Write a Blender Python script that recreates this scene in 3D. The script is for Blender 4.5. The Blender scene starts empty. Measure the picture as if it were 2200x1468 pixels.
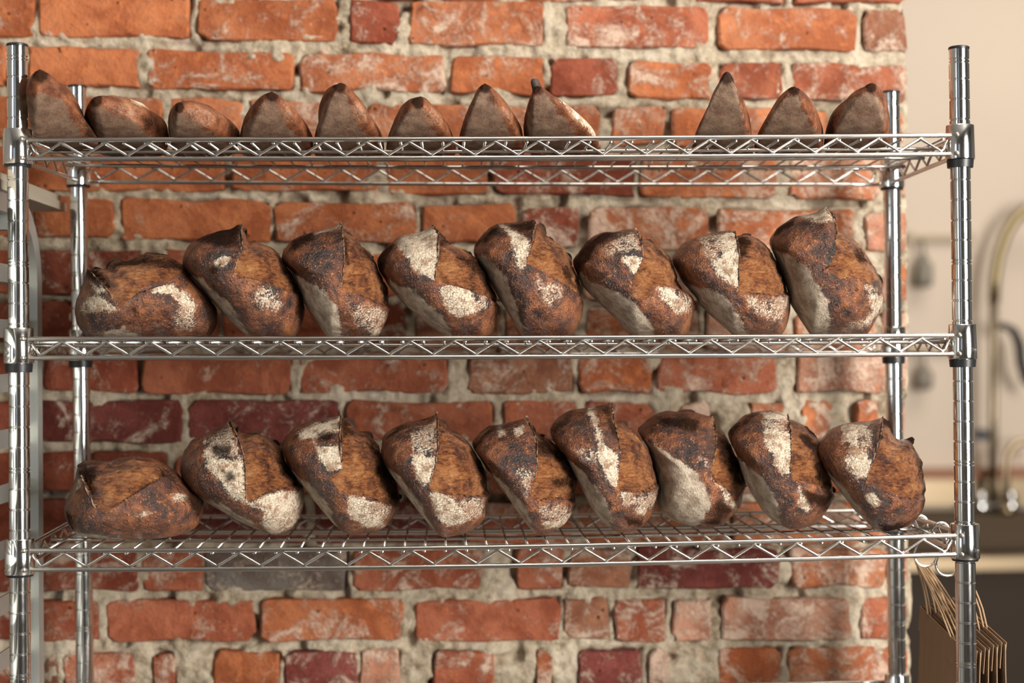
import bpy, bmesh, math, random
import numpy as np
from mathutils import Vector, Matrix

random.seed(7)
C = bpy.context.scene.collection
SC = bpy.context.scene

# ------------------------------------------------------------------ camera
CAM = np.array([0.53444, -1.94825, 0.24461])
YAW, PITCH, ROLL, FPX = 0.03869, 0.00332, -0.00649, 3347.3
_f = np.array([math.sin(YAW) * math.cos(PITCH), math.cos(YAW) * math.cos(PITCH), math.sin(PITCH)])
_r = np.array([math.cos(YAW), -math.sin(YAW), 0.0])
_u = np.cross(_r, _f)
RX = math.cos(ROLL) * _r + math.sin(ROLL) * _u
UX = -math.sin(ROLL) * _r + math.cos(ROLL) * _u
FX = _f
cam_d = bpy.data.cameras.new('camera')
cam = bpy.data.objects.new('camera', cam_d)
C.objects.link(cam)
M = Matrix((( RX[0], UX[0], -FX[0], CAM[0]), (RX[1], UX[1], -FX[1], CAM[1]), (RX[2], UX[2], -FX[2], CAM[2]), (0, 0, 0, 1)))
cam.matrix_world = M
cam_d.sensor_width = 36
cam_d.lens = FPX / 2200 * 36
cam_d.clip_start = 0.05
cam_d.dof.use_dof = True
cam_d.dof.focus_distance = 2.0
cam_d.dof.aperture_fstop = 2.2
SC.camera = cam
SC.render.resolution_x = 2200
SC.render.resolution_y = 1468
try:
    SC.cycles.use_denoising = True
    SC.cycles.max_bounces = 8
    SC.cycles.sample_clamp_indirect = 6
except Exception:
    pass

# ------------------------------------------------------------------ world, lamps, exposure
w = bpy.data.worlds.new('world'); SC.world = w
w.use_nodes = True
w.node_tree.nodes['Background'].inputs[0].default_value = (0.75, 0.85, 1.0, 1)
w.node_tree.nodes['Background'].inputs[1].default_value = 0.6
SC.view_settings.view_transform = 'Standard'
SC.view_settings.look = 'None'
SC.view_settings.gamma = 1
SC.view_settings.use_curve_mapping = False
SC.view_settings.exposure = 0.0


def area(name, loc, target, sx, sy, power, col):
    l = bpy.data.lights.new(name, 'AREA')
    l.shape = 'RECTANGLE'; l.size = sx; l.size_y = sy; l.energy = power; l.color = col
    o = bpy.data.objects.new(name, l); C.objects.link(o)
    o.location = loc
    o.rotation_euler = (Vector(target) - Vector(loc)).to_track_quat('-Z', 'Y').to_euler()
    return o


area('window_daylight', (2.75, -2.5, 0.60), (0.6, 0.1, 0.25), 1.1, 1.8, 238, (1.0, 0.955, 0.90))
area('left_window_daylight', (-1.75, -2.3, 0.45), (0.6, 0.1, 0.2), 0.5, 1.5, 9, (0.96, 0.98, 1.0))
area('ceiling_fill_light', (1.1, -0.75, 1.9), (0.7, 0.35, 0.5), 1.3, 0.6, 18, (1.0, 0.93, 0.84))  # unseen soft overhead light, added as fill for the closed room
area('kitchen_ceiling_light', (2.6, 1.7, 1.9), (2.6, 2.4, 0.0), 1.6, 0.8, 24, (1.0, 0.94, 0.88))


# ------------------------------------------------------------------ projection helpers
def ray(px, py):
    d = FX + RX * ((px - 1100) / FPX) - UX * ((py - 734) / FPX)
    return d


def at(px, py, Y):
    d = ray(px, py)
    t = (Y - CAM[1]) / d[1]
    return CAM + d * t


def proj(X):
    v = np.asarray(X, float) - CAM
    D = v @ FX
    return 1100 + FPX * (v @ RX) / D, 734 - FPX * (v @ UX) / D


def solve_z(x, y, py):
    a, b = -2.0, 3.0
    for _ in range(50):
        m = (a + b) / 2
        if proj((x, y, m))[1] > py: a = m
        else: b = m
    return (a + b) / 2


# ------------------------------------------------------------------ noise (numpy)
def _hash(i, j, k, s):
    n = (i.astype(np.int64) * 374761393 + j.astype(np.int64) * 668265263 + k.astype(np.int64) * 2147483647 + s * 974711) & 0xFFFFFFFF
    n = ((n ^ (n >> 13)) * 1274126177) & 0xFFFFFFFF
    n = (n ^ (n >> 16)) & 0xFFFFFF
    return n / float(0xFFFFFF)


def vnoise(P, s=0):
    P = np.asarray(P, float)
    f = np.floor(P); t = P - f; t = t * t * (3 - 2 * t)
    i, j, k = f[:, 0], f[:, 1], f[:, 2]
    r = 0
    for a in (0, 1):
        for b in (0, 1):
            for c in (0, 1):
                wgt = (t[:, 0] if a else 1 - t[:, 0]) * (t[:, 1] if b else 1 - t[:, 1]) * (t[:, 2] if c else 1 - t[:, 2])
                r = r + wgt * _hash(i + a, j + b, k + c, s)
    return r


def fbm(P, s=0, o=4):
    r = 0; a = 0.5; q = np.asarray(P, float)
    for n in range(o):
        r = r + a * (vnoise(q, s + n * 17) - 0.5); a *= 0.5; q = q * 2.03 + 11.7
    return r          # about -0.4..0.4


def sstep(a, b, x):
    t = np.clip((x - a) / (b - a), 0, 1)
    return t * t * (3 - 2 * t)


def sdf_poly(P, poly):
    """positive inside; P (n,2)"""
    poly = np.asarray(poly, float); n = len(poly)
    d = np.full(len(P), 1e9); inside = np.zeros(len(P), bool)
    for a in range(n):
        p, q = poly[a], poly[(a + 1) % n]
        e = q - p; wv = P - p
        t = np.clip((wv @ e) / max(e @ e, 1e-12), 0, 1)
        dd = np.hypot(*(wv - t[:, None] * e).T)
        d = np.minimum(d, dd)
        c = ((p[1] > P[:, 1]) != (q[1] > P[:, 1]))
        with np.errstate(divide='ignore', invalid='ignore'):
            xx = (q[0] - p[0]) * (P[:, 1] - p[1]) / (q[1] - p[1]) + p[0]
        inside ^= c & (P[:, 0] < xx)
    return np.where(inside, d, -d)


def line_dist(P, line):
    """signed distance (positive = left of the direction of travel), and parameter 0..1"""
    line = np.asarray(line, float)
    L = np.r_[0, np.cumsum(np.hypot(*np.diff(line, axis=0).T))]
    best = np.full(len(P), 1e9); sg = np.zeros(len(P)); par = np.zeros(len(P))
    for a in range(len(line) - 1):
        p, q = line[a], line[a + 1]
        e = q - p; wv = P - p
        t = np.clip((wv @ e) / max(e @ e, 1e-12), 0, 1)
        v = wv - t[:, None] * e
        dd = np.hypot(*v.T)
        s = np.sign(e[0] * wv[:, 1] - e[1] * wv[:, 0])
        m = dd < best
        best = np.where(m, dd, best); sg = np.where(m, s, sg)
        par = np.where(m, (L[a] + t * (L[a + 1] - L[a])) / L[-1], par)
    return best * sg, par


# ------------------------------------------------------------------ mesh helpers
def link(name, me, mat=None, parent=None):
    o = bpy.data.objects.new(name, me)
    C.objects.link(o)
    if mat is not None and len(me.materials) == 0: me.materials.append(mat)
    if parent is not None: o.parent = parent
    return o


def mesh(name, V, F, smooth=False):
    me = bpy.data.meshes.new(name)
    me.from_pydata([tuple(map(float, v)) for v in V], [], [tuple(int(i) for i in f) for f in F])
    if smooth: me.polygons.foreach_set('use_smooth', [True] * len(me.polygons))
    me.update()
    return me


class MB:
    def __init__(s): s.V = []; s.F = []
    def add(s, V, F):
        b = len(s.V); s.V += [tuple(map(float, v)) for v in V]; s.F += [tuple(i + b for i in f) for f in F]
        return s
    def box(s, a, b):
        x0, y0, z0 = a; x1, y1, z1 = b
        return s.add([(x0, y0, z0), (x1, y0, z0), (x1, y1, z0), (x0, y1, z0), (x0, y0, z1), (x1, y0, z1), (x1, y1, z1), (x0, y1, z1)],
                     [(0, 3, 2, 1), (4, 5, 6, 7), (0, 1, 5, 4), (1, 2, 6, 5), (2, 3, 7, 6), (3, 0, 4, 7)])
    def tube(s, pts, r, n=8, cap=True):
        pts = [np.array(p, float) for p in pts]
        m = len(pts); V = []; F = []
        up = None
        for i, p in enumerate(pts):
            if i == 0: t = pts[1] - p
            elif i == m - 1: t = p - pts[i - 1]
            else:
                t1 = p - pts[i - 1]; t2 = pts[i + 1] - p
                t = t1 / (np.linalg.norm(t1) + 1e-12) + t2 / (np.linalg.norm(t2) + 1e-12)
            t = t / (np.linalg.norm(t) + 1e-12)
            if up is None:
                a = np.array([0, 0, 1.0]) if abs(t[2]) < .9 else np.array([1.0, 0, 0])
                up = np.cross(t, a); up /= np.linalg.norm(up)
            else:
                up = up - t * (up @ t); up /= np.linalg.norm(up)
            v = np.cross(t, up)
            rr = r[i] if hasattr(r, '__len__') else r
            for k in range(n):
                a = 2 * math.pi * k / n
                V.append(p + rr * (math.cos(a) * up + math.sin(a) * v))
        for i in range(m - 1):
            for k in range(n):
                k2 = (k + 1) % n
                F.append((i * n + k, i * n + k2, (i + 1) * n + k2, (i + 1) * n + k))
        if cap:
            F.append(tuple(range(n))[::-1]); F.append(tuple((m - 1) * n + k for k in range(n)))
        return s.add(V, F)
    def lathe(s, prof, n=32, c=(0, 0, 0)):
        V = []; F = []
        for r, z in prof:
            for k in range(n):
                a = 2 * math.pi * k / n
                V.append((c[0] + r * math.cos(a), c[1] + r * math.sin(a), c[2] + z))
        for i in range(len(prof) - 1):
            for k in range(n):
                k2 = (k + 1) % n
                F.append((i * n + k, i * n + k2, (i + 1) * n + k2, (i + 1) * n + k))
        F.append(tuple(range(n))[::-1]); F.append(tuple((len(prof) - 1) * n + k for k in range(n)))
        return s.add(V, F)
    def build(s, name, mat, parent=None, smooth=False, auto=None):
        me = mesh(name, s.V, s.F, smooth)
        if auto is not None:
            me.polygons.foreach_set('use_smooth', [True] * len(me.polygons))
            bm = bmesh.new(); bm.from_mesh(me)
            for e in bm.edges:
                if len(e.link_faces) == 2 and e.calc_face_angle(0) > math.radians(auto): e.smooth = False
            bm.to_mesh(me); bm.free()
        return link(name, me, mat, parent)


def tag(o, label=None, cat=None, group=None, kind=None):
    if label: o['label'] = label
    if cat: o['category'] = cat
    if group: o['group'] = group
    if kind: o['kind'] = kind
    return o


def empty(name, loc=(0, 0, 0)):
    o = bpy.data.objects.new(name, None); C.objects.link(o); o.location = loc
    o.empty_display_size = 0.05
    return o


# ------------------------------------------------------------------ materials
def mat(name, col=(.5, .5, .5), rough=.5, metal=0., spec=.5):
    m = bpy.data.materials.new(name); m.use_nodes = True
    b = m.node_tree.nodes['Principled BSDF']
    b.inputs['Base Color'].default_value = (*col, 1)
    b.inputs['Roughness'].default_value = rough
    b.inputs['Metallic'].default_value = metal
    b.inputs['Specular IOR Level'].default_value = spec
    return m


class NT:
    def __init__(s, m): s.m = m; s.t = m.node_tree; s.b = s.t.nodes['Principled BSDF']
    def n(s, typ, **kw):
        x = s.t.nodes.new(typ)
        for k, v in kw.items(): setattr(x, k, v)
        return x
    def l(s, a, b): s.t.links.new(a, b)
    def math(s, op, a, b=None, c=None, clamp=False):
        x = s.n('ShaderNodeMath', operation=op, use_clamp=clamp)
        for i, v in enumerate((a, b, c)):
            if v is None: continue
            if isinstance(v, (int, float)): x.inputs[i].default_value = v
            else: s.l(v, x.inputs[i])
        return x.outputs[0]
    def mix(s, f, a, b, typ='MIX'):
        x = s.n('ShaderNodeMix', data_type='RGBA', blend_type=typ)
        for i, v in ((0, f), (6, a), (7, b)):
            if isinstance(v, (int, float)): x.inputs[i].default_value = v
            elif isinstance(v, tuple): x.inputs[i].default_value = (*v, 1)
            else: s.l(v, x.inputs[i])
        return x.outputs[2]
    def noise(s, vec, scale, detail=4, rough=.55, dist=0.):
        x = s.n('ShaderNodeTexNoise')
        x.inputs['Scale'].default_value = scale; x.inputs['Detail'].default_value = detail
        x.inputs['Roughness'].default_value = rough; x.inputs['Distortion'].default_value = dist
        s.l(vec, x.inputs['Vector'])
        return x.outputs['Fac']
    def vor(s, vec, scale, feature='F1'):
        x = s.n('ShaderNodeTexVoronoi', feature=feature)
        x.inputs['Scale'].default_value = scale
        s.l(vec, x.inputs['Vector'])
        return x.outputs['Distance']
    def ss(s, v, a, b):
        x = s.n('ShaderNodeMapRange', interpolation_type='SMOOTHSTEP')
        x.inputs[1].default_value = a; x.inputs[2].default_value = b
        s.l(v, x.inputs[0])
        return x.outputs[0]
    def ramp(s, v, stops):
        x = s.n('ShaderNodeValToRGB')
        e = x.color_ramp.elements
        while len(e) < len(stops): e.new(.5)
        for i, (p, c) in enumerate(stops):
            e[i].position = p; e[i].color = (*c, 1)
        s.l(v, x.inputs[0])
        return x.outputs[0]
    def coord(s, which='Object'):
        return s.n('ShaderNodeTexCoord').outputs[which]
    def pos(s): return s.n('ShaderNodeNewGeometry').outputs['Position']
    def vadd(s, a, b, op='ADD'):
        x = s.n('ShaderNodeVectorMath', operation=op)
        for i, v in enumerate((a, b)):
            if isinstance(v, tuple): x.inputs[i].default_value = v
            else: s.l(v, x.inputs[i])
        return x.outputs[0]
    def bump(s, h, strength=.5, dist=.001, prev=None):
        x = s.n('ShaderNodeBump'); x.inputs['Strength'].default_value = strength; x.inputs['Distance'].default_value = dist
        s.l(h, x.inputs['Height'])
        if prev is not None: s.l(prev, x.inputs['Normal'])
        return x.outputs[0]


def mat_chrome(name, col, rough):
    m = mat(name, col, rough, 1.0)
    t = NT(m)
    n = t.noise(t.coord(), 60, 3)
    t.l(t.math('MULTIPLY_ADD', n, .10, rough - .05), t.b.inputs['Roughness'])
    return m


CHROME = mat_chrome('polished chrome', (.82, .83, .82), .11)
WIRE = mat_chrome('nickel chrome wire', (.62, .59, .55), .22)
WELD = mat_chrome('weld bead', (.42, .38, .33), .38)
PLASTIC = mat('black plastic', (.012, .013, .014), .38)
ALU = mat('brushed aluminium', (.50, .51, .47), .42, .85)
nt = NT(ALU)
nn = nt.noise(nt.vadd(nt.coord(), (300., 300., 6.), 'MULTIPLY'), 1.0, 3)
nt.l(nt.math('MULTIPLY_ADD', nn, .2, .33), nt.b.inputs['Roughness'])
BOARDM = mat('pale board', (.40, .34, .26), .7)
nt = NT(BOARDM)
nt.l(nt.mix(nt.noise(nt.vadd(nt.coord(), (60., 4., 60.), 'MULTIPLY'), 1.0, 4), (.33, .28, .21), (.48, .42, .33)), nt.b.inputs['Base Color'])


def mat_brick():
    m = mat('old fired brick', rough=.9, spec=.2); t = NT(m)
    p = t.pos()
    oi = t.n('ShaderNodeObjectInfo')
    base = oi.outputs['Color']; wht = oi.outputs['Alpha']
    seed = t.math('MULTIPLY', oi.outputs['Random'], 40.)
    cv = t.n('ShaderNodeCombineXYZ'); t.l(seed, cv.inputs[1])
    q = t.vadd(p, cv.outputs[0])
    a = t.noise(q, 14, 6, .62, .6); b = t.noise(q, 55, 5, .65); c = t.noise(q, 240, 3, .6)
    col = t.mix(t.ss(a, .38, .66), t.mix(1., base, (.62, .50, .46), 'MULTIPLY'), base)
    col = t.mix(t.math('MULTIPLY', t.ss(b, .5, .72), .55), col, t.mix(1., base, (1.30, 1.22, 1.02), 'MULTIPLY'))
    col = t.mix(t.math('MULTIPLY', t.ss(c, .54, .70), .35), col, t.mix(1., base, (.52, .40, .34), 'MULTIPLY'))
    # dark stains and pits
    st = t.noise(q, 23, 5, .7, 1.2)
    col = t.mix(t.math('MULTIPLY', t.ss(st, .60, .70), .62), col, (.06, .018, .010))
    pit = t.vor(q, 46)
    pm = t.math('MULTIPLY', t.math('SUBTRACT', 1., t.ss(pit, .05, .16)), t.ss(b, .52, .58))
    col = t.mix(t.math('MULTIPLY', pm, .8), col, (.035, .014, .010))
    # lime and mortar smears
    s1 = t.noise(q, 19, 7, .72, .8)
    fine = t.noise(q, 150, 4, .7)
    s = t.math('ADD', s1, t.math('MULTIPLY', t.math('SUBTRACT', fine, .5), .28))
    s = t.math('ADD', s, t.math('MULTIPLY', t.math('SUBTRACT', wht, .5), .42))
    sm = t.ss(s, .50, .68)
    col = t.mix(t.math('MULTIPLY', sm, .78), col, t.mix(fine, (.42, .29, .21), (.68, .54, .42)))
    t.l(col, t.b.inputs['Base Color'])
    h = t.math('ADD', t.math('MULTIPLY', b, .8), t.math('ADD', t.math('MULTIPLY', c, .3), t.math('MULTIPLY', sm, .25)))
    h = t.math('SUBTRACT', h, t.math('MULTIPLY', pm, .7))
    n1 = t.bump(h, .9, .006)
    n2 = t.bump(a, .6, .010, n1)
    t.l(n2, t.b.inputs['Normal']); t.l(n2, t.b.inputs['Coat Normal'])
    return m


def mat_mortar():
    m = mat('crumbling lime mortar', rough=.95, spec=.15); t = NT(m)
    p = t.pos()
    a = t.noise(p, 9, 5); b = t.noise(p, 60, 6, .68); c = t.noise(p, 260, 4, .7)
    col = t.ramp(t.math('ADD', t.math('MULTIPLY', a, .4), t.math('MULTIPLY', b, .6)),
                 [(.34, (.16, .115, .07)), (.42, (.40, .315, .215)), (.51, (.57, .475, .345)), (.66, (.71, .62, .48))])
    col = t.mix(t.ss(c, .60, .75), col, (.16, .12, .085))
    red = t.noise(p, 28, 5, .7)
    col = t.mix(t.math('MULTIPLY', t.ss(red, .60, .70), .45), col, (.42, .15, .07))
    t.l(col, t.b.inputs['Base Color'])
    n1 = t.bump(t.math('ADD', b, t.math('MULTIPLY', c, .5)), 1., .009)
    t.l(n1, t.b.inputs['Normal'])
    return m


BRICK = mat_brick(); MORTAR = mat_mortar()


def mat_loaf(name, kind):
    m = mat(name, rough=.45, spec=.42 if kind == 'sour' else .3); t = NT(m)
    p = t.coord()
    at_ = t.n('ShaderNodeAttribute', attribute_name='zones')
    sep = t.n('ShaderNodeSeparateColor'); t.l(at_.outputs['Color'], sep.inputs[0])
    Rf, Gg, Bb = sep.outputs[0], sep.outputs[1], sep.outputs[2]
    Ch = at_.outputs['Alpha']
    warp = t.n('ShaderNodeTexNoise'); warp.inputs['Scale'].default_value = 90; warp.inputs['Detail'].default_value = 3
    t.l(p, warp.inputs['Vector'])
    wp = t.vadd(p, t.vadd(t.vadd(warp.outputs['Color'], (.5, .5, .5), 'SUBTRACT'), (.012, .012, .012), 'MULTIPLY'))
    big = t.noise(p, 22, 5, .6); mid = t.noise(p, 75, 6, .68); fine = t.noise(p, 420, 4, .7)
    vb = t.vor(wp, 270); vb2 = t.vor(wp, 430)
    v = t.math('ADD', t.math('MULTIPLY', big, .5), t.math('MULTIPLY', mid, .5))
    if kind == 'sour':
        crust = t.ramp(v, [(.38, (.012, .0035, .002)), (.46, (.050, .0115, .004)), (.53, (.15, .036, .009)), (.62, (.34, .100, .024))])
    else:
        crust = t.ramp(v, [(.34, (.040, .014, .008)), (.47, (.11, .034, .014)), (.58, (.22, .074, .028)), (.70, (.36, .15, .066))])
    bl = t.math('SUBTRACT', 1., t.ss(vb, .10, .40))
    bl2 = t.math('SUBTRACT', 1., t.ss(vb2, .10, .42))
    blm = t.ss(mid, .40, .53)
    if kind == 'sour':
        crust = t.mix(t.math('MULTIPLY', t.math('MULTIPLY', bl, blm), .9), crust, (.66, .30, .10))
        crust = t.mix(t.math('MULTIPLY', t.math('MULTIPLY', bl2, t.ss(big, .42, .58)), .72), crust, (.62, .25, .080))
        dk = t.ss(t.noise(p, 48, 5, .7, 1.0), .52, .64)
        crust = t.mix(t.math('MULTIPLY', dk, .62), crust, (.018, .006, .003))
    # thin dusting of flour in patches everywhere
    dust = t.ss(t.math('ADD', t.math('MULTIPLY', big, .6), t.math('MULTIPLY', fine, .4)), .55, .66)
    crust = t.mix(t.math('MULTIPLY', dust, .28 if kind == 'sour' else .5), crust, (.46, .31, .19) if kind == 'sour' else (.34, .25, .18))
    # grigne
    gv = t.vadd(p, (1.0, 1.0, 2.6), 'MULTIPLY')
    g1 = t.noise(gv, 130, 7, .80, .5); g2 = t.noise(p, 30, 4)
    g = t.math('ADD', t.math('MULTIPLY', g1, .48), t.math('ADD', t.math('MULTIPLY', g2, .30), t.math('MULTIPLY', mid, .22)))
    grig = t.ramp(g, [(.40, (.028, .008, .004)), (.46, (.15, .040, .010)), (.51, (.37, .120, .030)), (.57, (.56, .235, .075)), (.65, (.74, .42, .18))])
    # flour, cracked
    ed = t.n('ShaderNodeTexVoronoi', feature='DISTANCE_TO_EDGE'); ed.inputs['Scale'].default_value = 150
    t.l(wp, ed.inputs['Vector'])
    crack = t.math('SUBTRACT', 1., t.ss(ed.outputs['Distance'], .005, .05))
    crack = t.math('MULTIPLY', crack, t.ss(big, .48, .62))
    flour = t.mix(t.ss(fine, .35, .62), (.44, .32, .20), (.80, .70, .55))
    flour = t.mix(t.math('MULTIPLY', t.ss(mid, .48, .62), .72), flour, (.22, .100, .042))
    flour = t.mix(t.math('MULTIPLY', crack, .7), flour, (.16, .075, .035))
    if kind == 'sour':
        bot = t.mix(t.ss(mid, .35, .65), (.30, .225, .155), (.60, .50, .385))
        bot = t.mix(t.math('MULTIPLY', t.ss(big, .5, .68), .45), bot, (.24, .155, .095))
    else:
        bot = t.mix(t.ss(mid, .30, .70), (.105, .060, .038), (.235, .165, .112))
        bot = t.mix(t.math('MULTIPLY', t.ss(big, .45, .62), .4), bot, (.13, .070, .045))
        bot = t.mix(t.math('MULTIPLY', t.ss(fine, .5, .7), .3), bot, (.36, .28, .21))

    def mask(ch, amt=.7, a=.36, b=.62):
        nz = t.math('ADD', t.math('MULTIPLY', t.math('SUBTRACT', mid, .5), amt), t.math('MULTIPLY', t.math('SUBTRACT', fine, .5), amt))
        wgt = t.math('MULTIPLY', ch, t.math('SUBTRACT', 1., ch))
        wgt = t.math('MULTIPLY', wgt, 4.)
        return t.ss(t.math('ADD', ch, t.math('MULTIPLY', nz, t.math('ADD', t.math('MULTIPLY', wgt, 1.), .12))), a, b)
    mg, mf, mb = mask(Gg, .5), mask(Rf, 1.6, .26, .70), mask(Bb, 1.2, .30, .70)
    col = t.mix(mg, crust, grig)
    col = t.mix(t.math('MULTIPLY', mf, .93), col, flour)
    col = t.mix(t.math('MULTIPLY', mb, 1. if kind == 'sour' else .82), col, bot)
    cm = mask(Ch, 1.2, .20, .80)
    col = t.mix(t.math('MULTIPLY', cm, .88), col, (.013, .006, .0035))
    t.l(col, t.b.inputs['Base Color'])
    t.l(t.math('MULTIPLY_ADD', cm, -.52 if kind == 'sour' else -.22, .62 if kind == 'sour' else .3), t.b.inputs['Specular IOR Level'])
    dry = t.math('MAXIMUM', mf, mb)
    if kind == 'sour':
        rg = t.math('ADD', .20, t.math('MULTIPLY', fine, .26))
    else:
        rg = t.math('ADD', .55, t.math('MULTIPLY', fine, .15))
    rg = t.math('ADD', rg, t.math('MULTIPLY', mg, .16))
    rr = t.n('ShaderNodeMix', data_type='FLOAT'); t.l(dry, rr.inputs[0]); t.l(rg, rr.inputs[2]); rr.inputs[3].default_value = .9
    rq = t.n('ShaderNodeMix', data_type='FLOAT'); t.l(cm, rq.inputs[0]); t.l(rr.outputs[0], rq.inputs[2]); rq.inputs[3].default_value = .8
    t.l(rq.outputs[0], t.b.inputs['Roughness'])
    if kind == 'sour':
        t.l(t.math('MULTIPLY', t.math('SUBTRACT', 1., t.math('MAXIMUM', dry, cm)), .45), t.b.inputs['Coat Weight'])
        t.b.inputs['Coat Roughness'].default_value = .24
        t.b.inputs['Coat IOR'].default_value = 1.55
    blh = t.math('MULTIPLY', t.math('ADD', bl, t.math('MULTIPLY', bl2, .4)), t.math('SUBTRACT', 1., t.math('MULTIPLY', dry, .85)))
    blh = t.math('MULTIPLY', blh, t.math('SUBTRACT', 1., t.math('MULTIPLY', mg, .8)))
    n1 = t.bump(blh, .8, .0030 if kind == 'sour' else .0006)
    h2 = t.math('ADD', t.math('MULTIPLY', mid, 1.), t.math('MULTIPLY', fine, .35))
    h2 = t.math('ADD', h2, t.math('MULTIPLY', t.math('MULTIPLY', g1, mg), 1.6))
    h2 = t.math('SUBTRACT', h2, t.math('MULTIPLY', t.math('MULTIPLY', crack, mf), .5))
    n2 = t.bump(h2, .9, .0060 if kind == 'sour' else .0018, n1)
    t.l(n2, t.b.inputs['Normal']); t.l(n2, t.b.inputs['Coat Normal'])
    return m


SOUR = mat_loaf('blistered sourdough crust', 'sour')
BATARD = mat_loaf('floured batard crust', 'batard')
EARM = mat('charred crust edge', rough=.6)
nt = NT(EARM)
nt.l(nt.mix(nt.ss(nt.noise(nt.coord(), 160, 5), .42, .60), (.016, .008, .006), (.34, .19, .10)), nt.b.inputs['Base Color'])
CHARM = mat('burnt crust flake', (.02, .01, .007), .75, 0, .2)
nt = NT(CHARM)
nt.l(nt.mix(nt.noise(nt.coord(), 180, 4), (.010, .005, .004), (.07, .030, .014)), nt.b.inputs['Base Color'])
KRAFT = mat('kraft paper', (.30, .19, .105), .8)
nt = NT(KRAFT)
nt.l(nt.mix(nt.noise(nt.vadd(nt.coord(), (40., 40., 9.), 'MULTIPLY'), 1.0, 5), (.25, .155, .085), (.36, .235, .14)), nt.b.inputs['Base Color'])
CORD = mat('twisted paper cord', (.34, .215, .115), .75)
WALLP = mat('beige painted plaster', (.66, .53, .40), .6)
nt = NT(WALLP)
nt.l(nt.mix(nt.noise(nt.pos(), 1.3, 3), (.60, .49, .38), (.68, .565, .445)), nt.b.inputs['Base Color'])
GREYW = mat('grey painted plaster', (.14, .13, .12), .8)
nt = NT(GREYW)
nt.l(nt.mix(nt.noise(nt.pos(), 2.0, 3), (.20, .195, .185), (.27, .26, .245)), nt.b.inputs['Base Color'])
CEIL = mat('off-white ceiling', (.62, .58, .52), .8)
nt = NT(CEIL)
nt.l(nt.mix(nt.noise(nt.pos(), 3.0, 3), (.34, .32, .29), (.40, .38, .35)), nt.b.inputs['Base Color'])
FLOORM = mat('dark concrete floor', (.10, .09, .08), .5)
nt = NT(FLOORM)
nt.l(nt.mix(nt.noise(nt.pos(), 5.0, 6), (.07, .062, .055), (.14, .125, .11)), nt.b.inputs['Base Color'])
STEEL = mat_chrome('stainless steel', (.38, .29, .185), .38)
DARKM = mat('dark equipment panel', (.040, .029, .021), .75, 0, .2)
FRAMEM = mat('dark window frame', (.03, .03, .03), .5)

# ------------------------------------------------------------------ posts and shelves geometry
W, DEP = 1.181, 0.3175
FLOORZ = -1.02
postpx = {'fl': (0, (37, 95), 44), 'fr': (0, (2060, 101), 2077), 'bl': (DEP, (166, 184), 183), 'br': (DEP, (1914, 196), 1927)}
POST = {}
for k, (Y, tp, bx) in postpx.items():
    a = at(tp[0], tp[1], Y); b = at(bx, 1468, Y)
    tt = (FLOORZ - a[2]) / (b[2] - a[2])
    POST[k] = (a, np.array([a[0] + (b[0] - a[0]) * tt, Y, FLOORZ]))


def post_x(k, z):
    a, b = POST[k]
    return a[0] + (b[0] - a[0]) * (z - a[2]) / (b[2] - a[2])


EF = 0.008
# front-left, front-right, back-left, back-right rim heights in the photograph, and sag
rims = {1: (300.4, 290.5, 355, 362, .0018), 2: (728.5, 720.3, None, None, .0014), 3: (1183, 1150, 1107, 1096, .0055), 4: None}
SH = {}
for k in (1, 2, 3):
    fl, fr, bl, br, sag = rims[k]
    zfl = solve_z(0.0, -EF, fl); zfr = solve_z(W, -EF, fr)
    if bl is None: zbl, zbr = zfl + .001, zfr + .001
    else: zbl = solve_z(.05, DEP + EF, bl); zbr = solve_z(W - .05, DEP + EF, br)
    SH[k] = (zfl, zfr, zbl, zbr, sag)
SH[4] = (SH[3][0] - .254, SH[3][1] - .254, SH[3][2] - .254, SH[3][3] - .254, .002)


def shelf_z(k, x, y):
    zfl, zfr, zbl, zbr, sag = SH[k]
    s = x / W; t = (y + EF) / (DEP + 2 * EF)
    s_ = min(max(s, 0), 1)
    return (1 - t) * ((1 - s) * zfl + s * zfr) + t * ((1 - s) * zbl + s * zbr) - sag * 4 * s_ * (1 - s_)


# ------------------------------------------------------------------ the room
YW = DEP + 0.105          # face of the brickwork
XE = float(at(1950, 734, YW)[0])   # its right-hand end
ZC = 2.15


def slab(name, a, b, m):
    o = MB().box(a, b).build(name, m); o['kind'] = 'structure'; return o


slab('floor', (-2.0, -4.6, FLOORZ - .05), (5.0, 3.3, FLOORZ), FLOORM)
slab('ceiling', (-2.0, -4.6, ZC), (5.0, 3.3, ZC + .05), CEIL)
slab('wall_left', (-2.05, -4.6, FLOORZ), (-2.0, 3.3, ZC), GREYW)
slab('wall_far', (-2.0, 3.2, FLOORZ), (5.0, 3.3, ZC), WALLP)


def wall_open(name, axis, c, lo, hi, openings, m, th=.06):
    """wall with rectangular openings; axis 'x': wall in plane x=c spanning y lo..hi"""
    mb = MB()
    xs = [lo]
    for (a, b, z0, z1) in openings: xs += [a, b]
    xs.append(hi)
    def bb(a, b, z0, z1):
        if b - a < 1e-4 or z1 - z0 < 1e-4: return
        if axis == 'x': mb.box((c, a, z0), (c + th, b, z1))
        else: mb.box((a, c - th, z0), (b, c, z1))
    for i in range(0, len(xs), 2): bb(xs[i], xs[i + 1], FLOORZ, ZC)
    for (a, b, z0, z1) in openings: bb(a, b, FLOORZ, z0); bb(a, b, z1, ZC)
    o = mb.build(name, m); o['kind'] = 'structure'; return o


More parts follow.
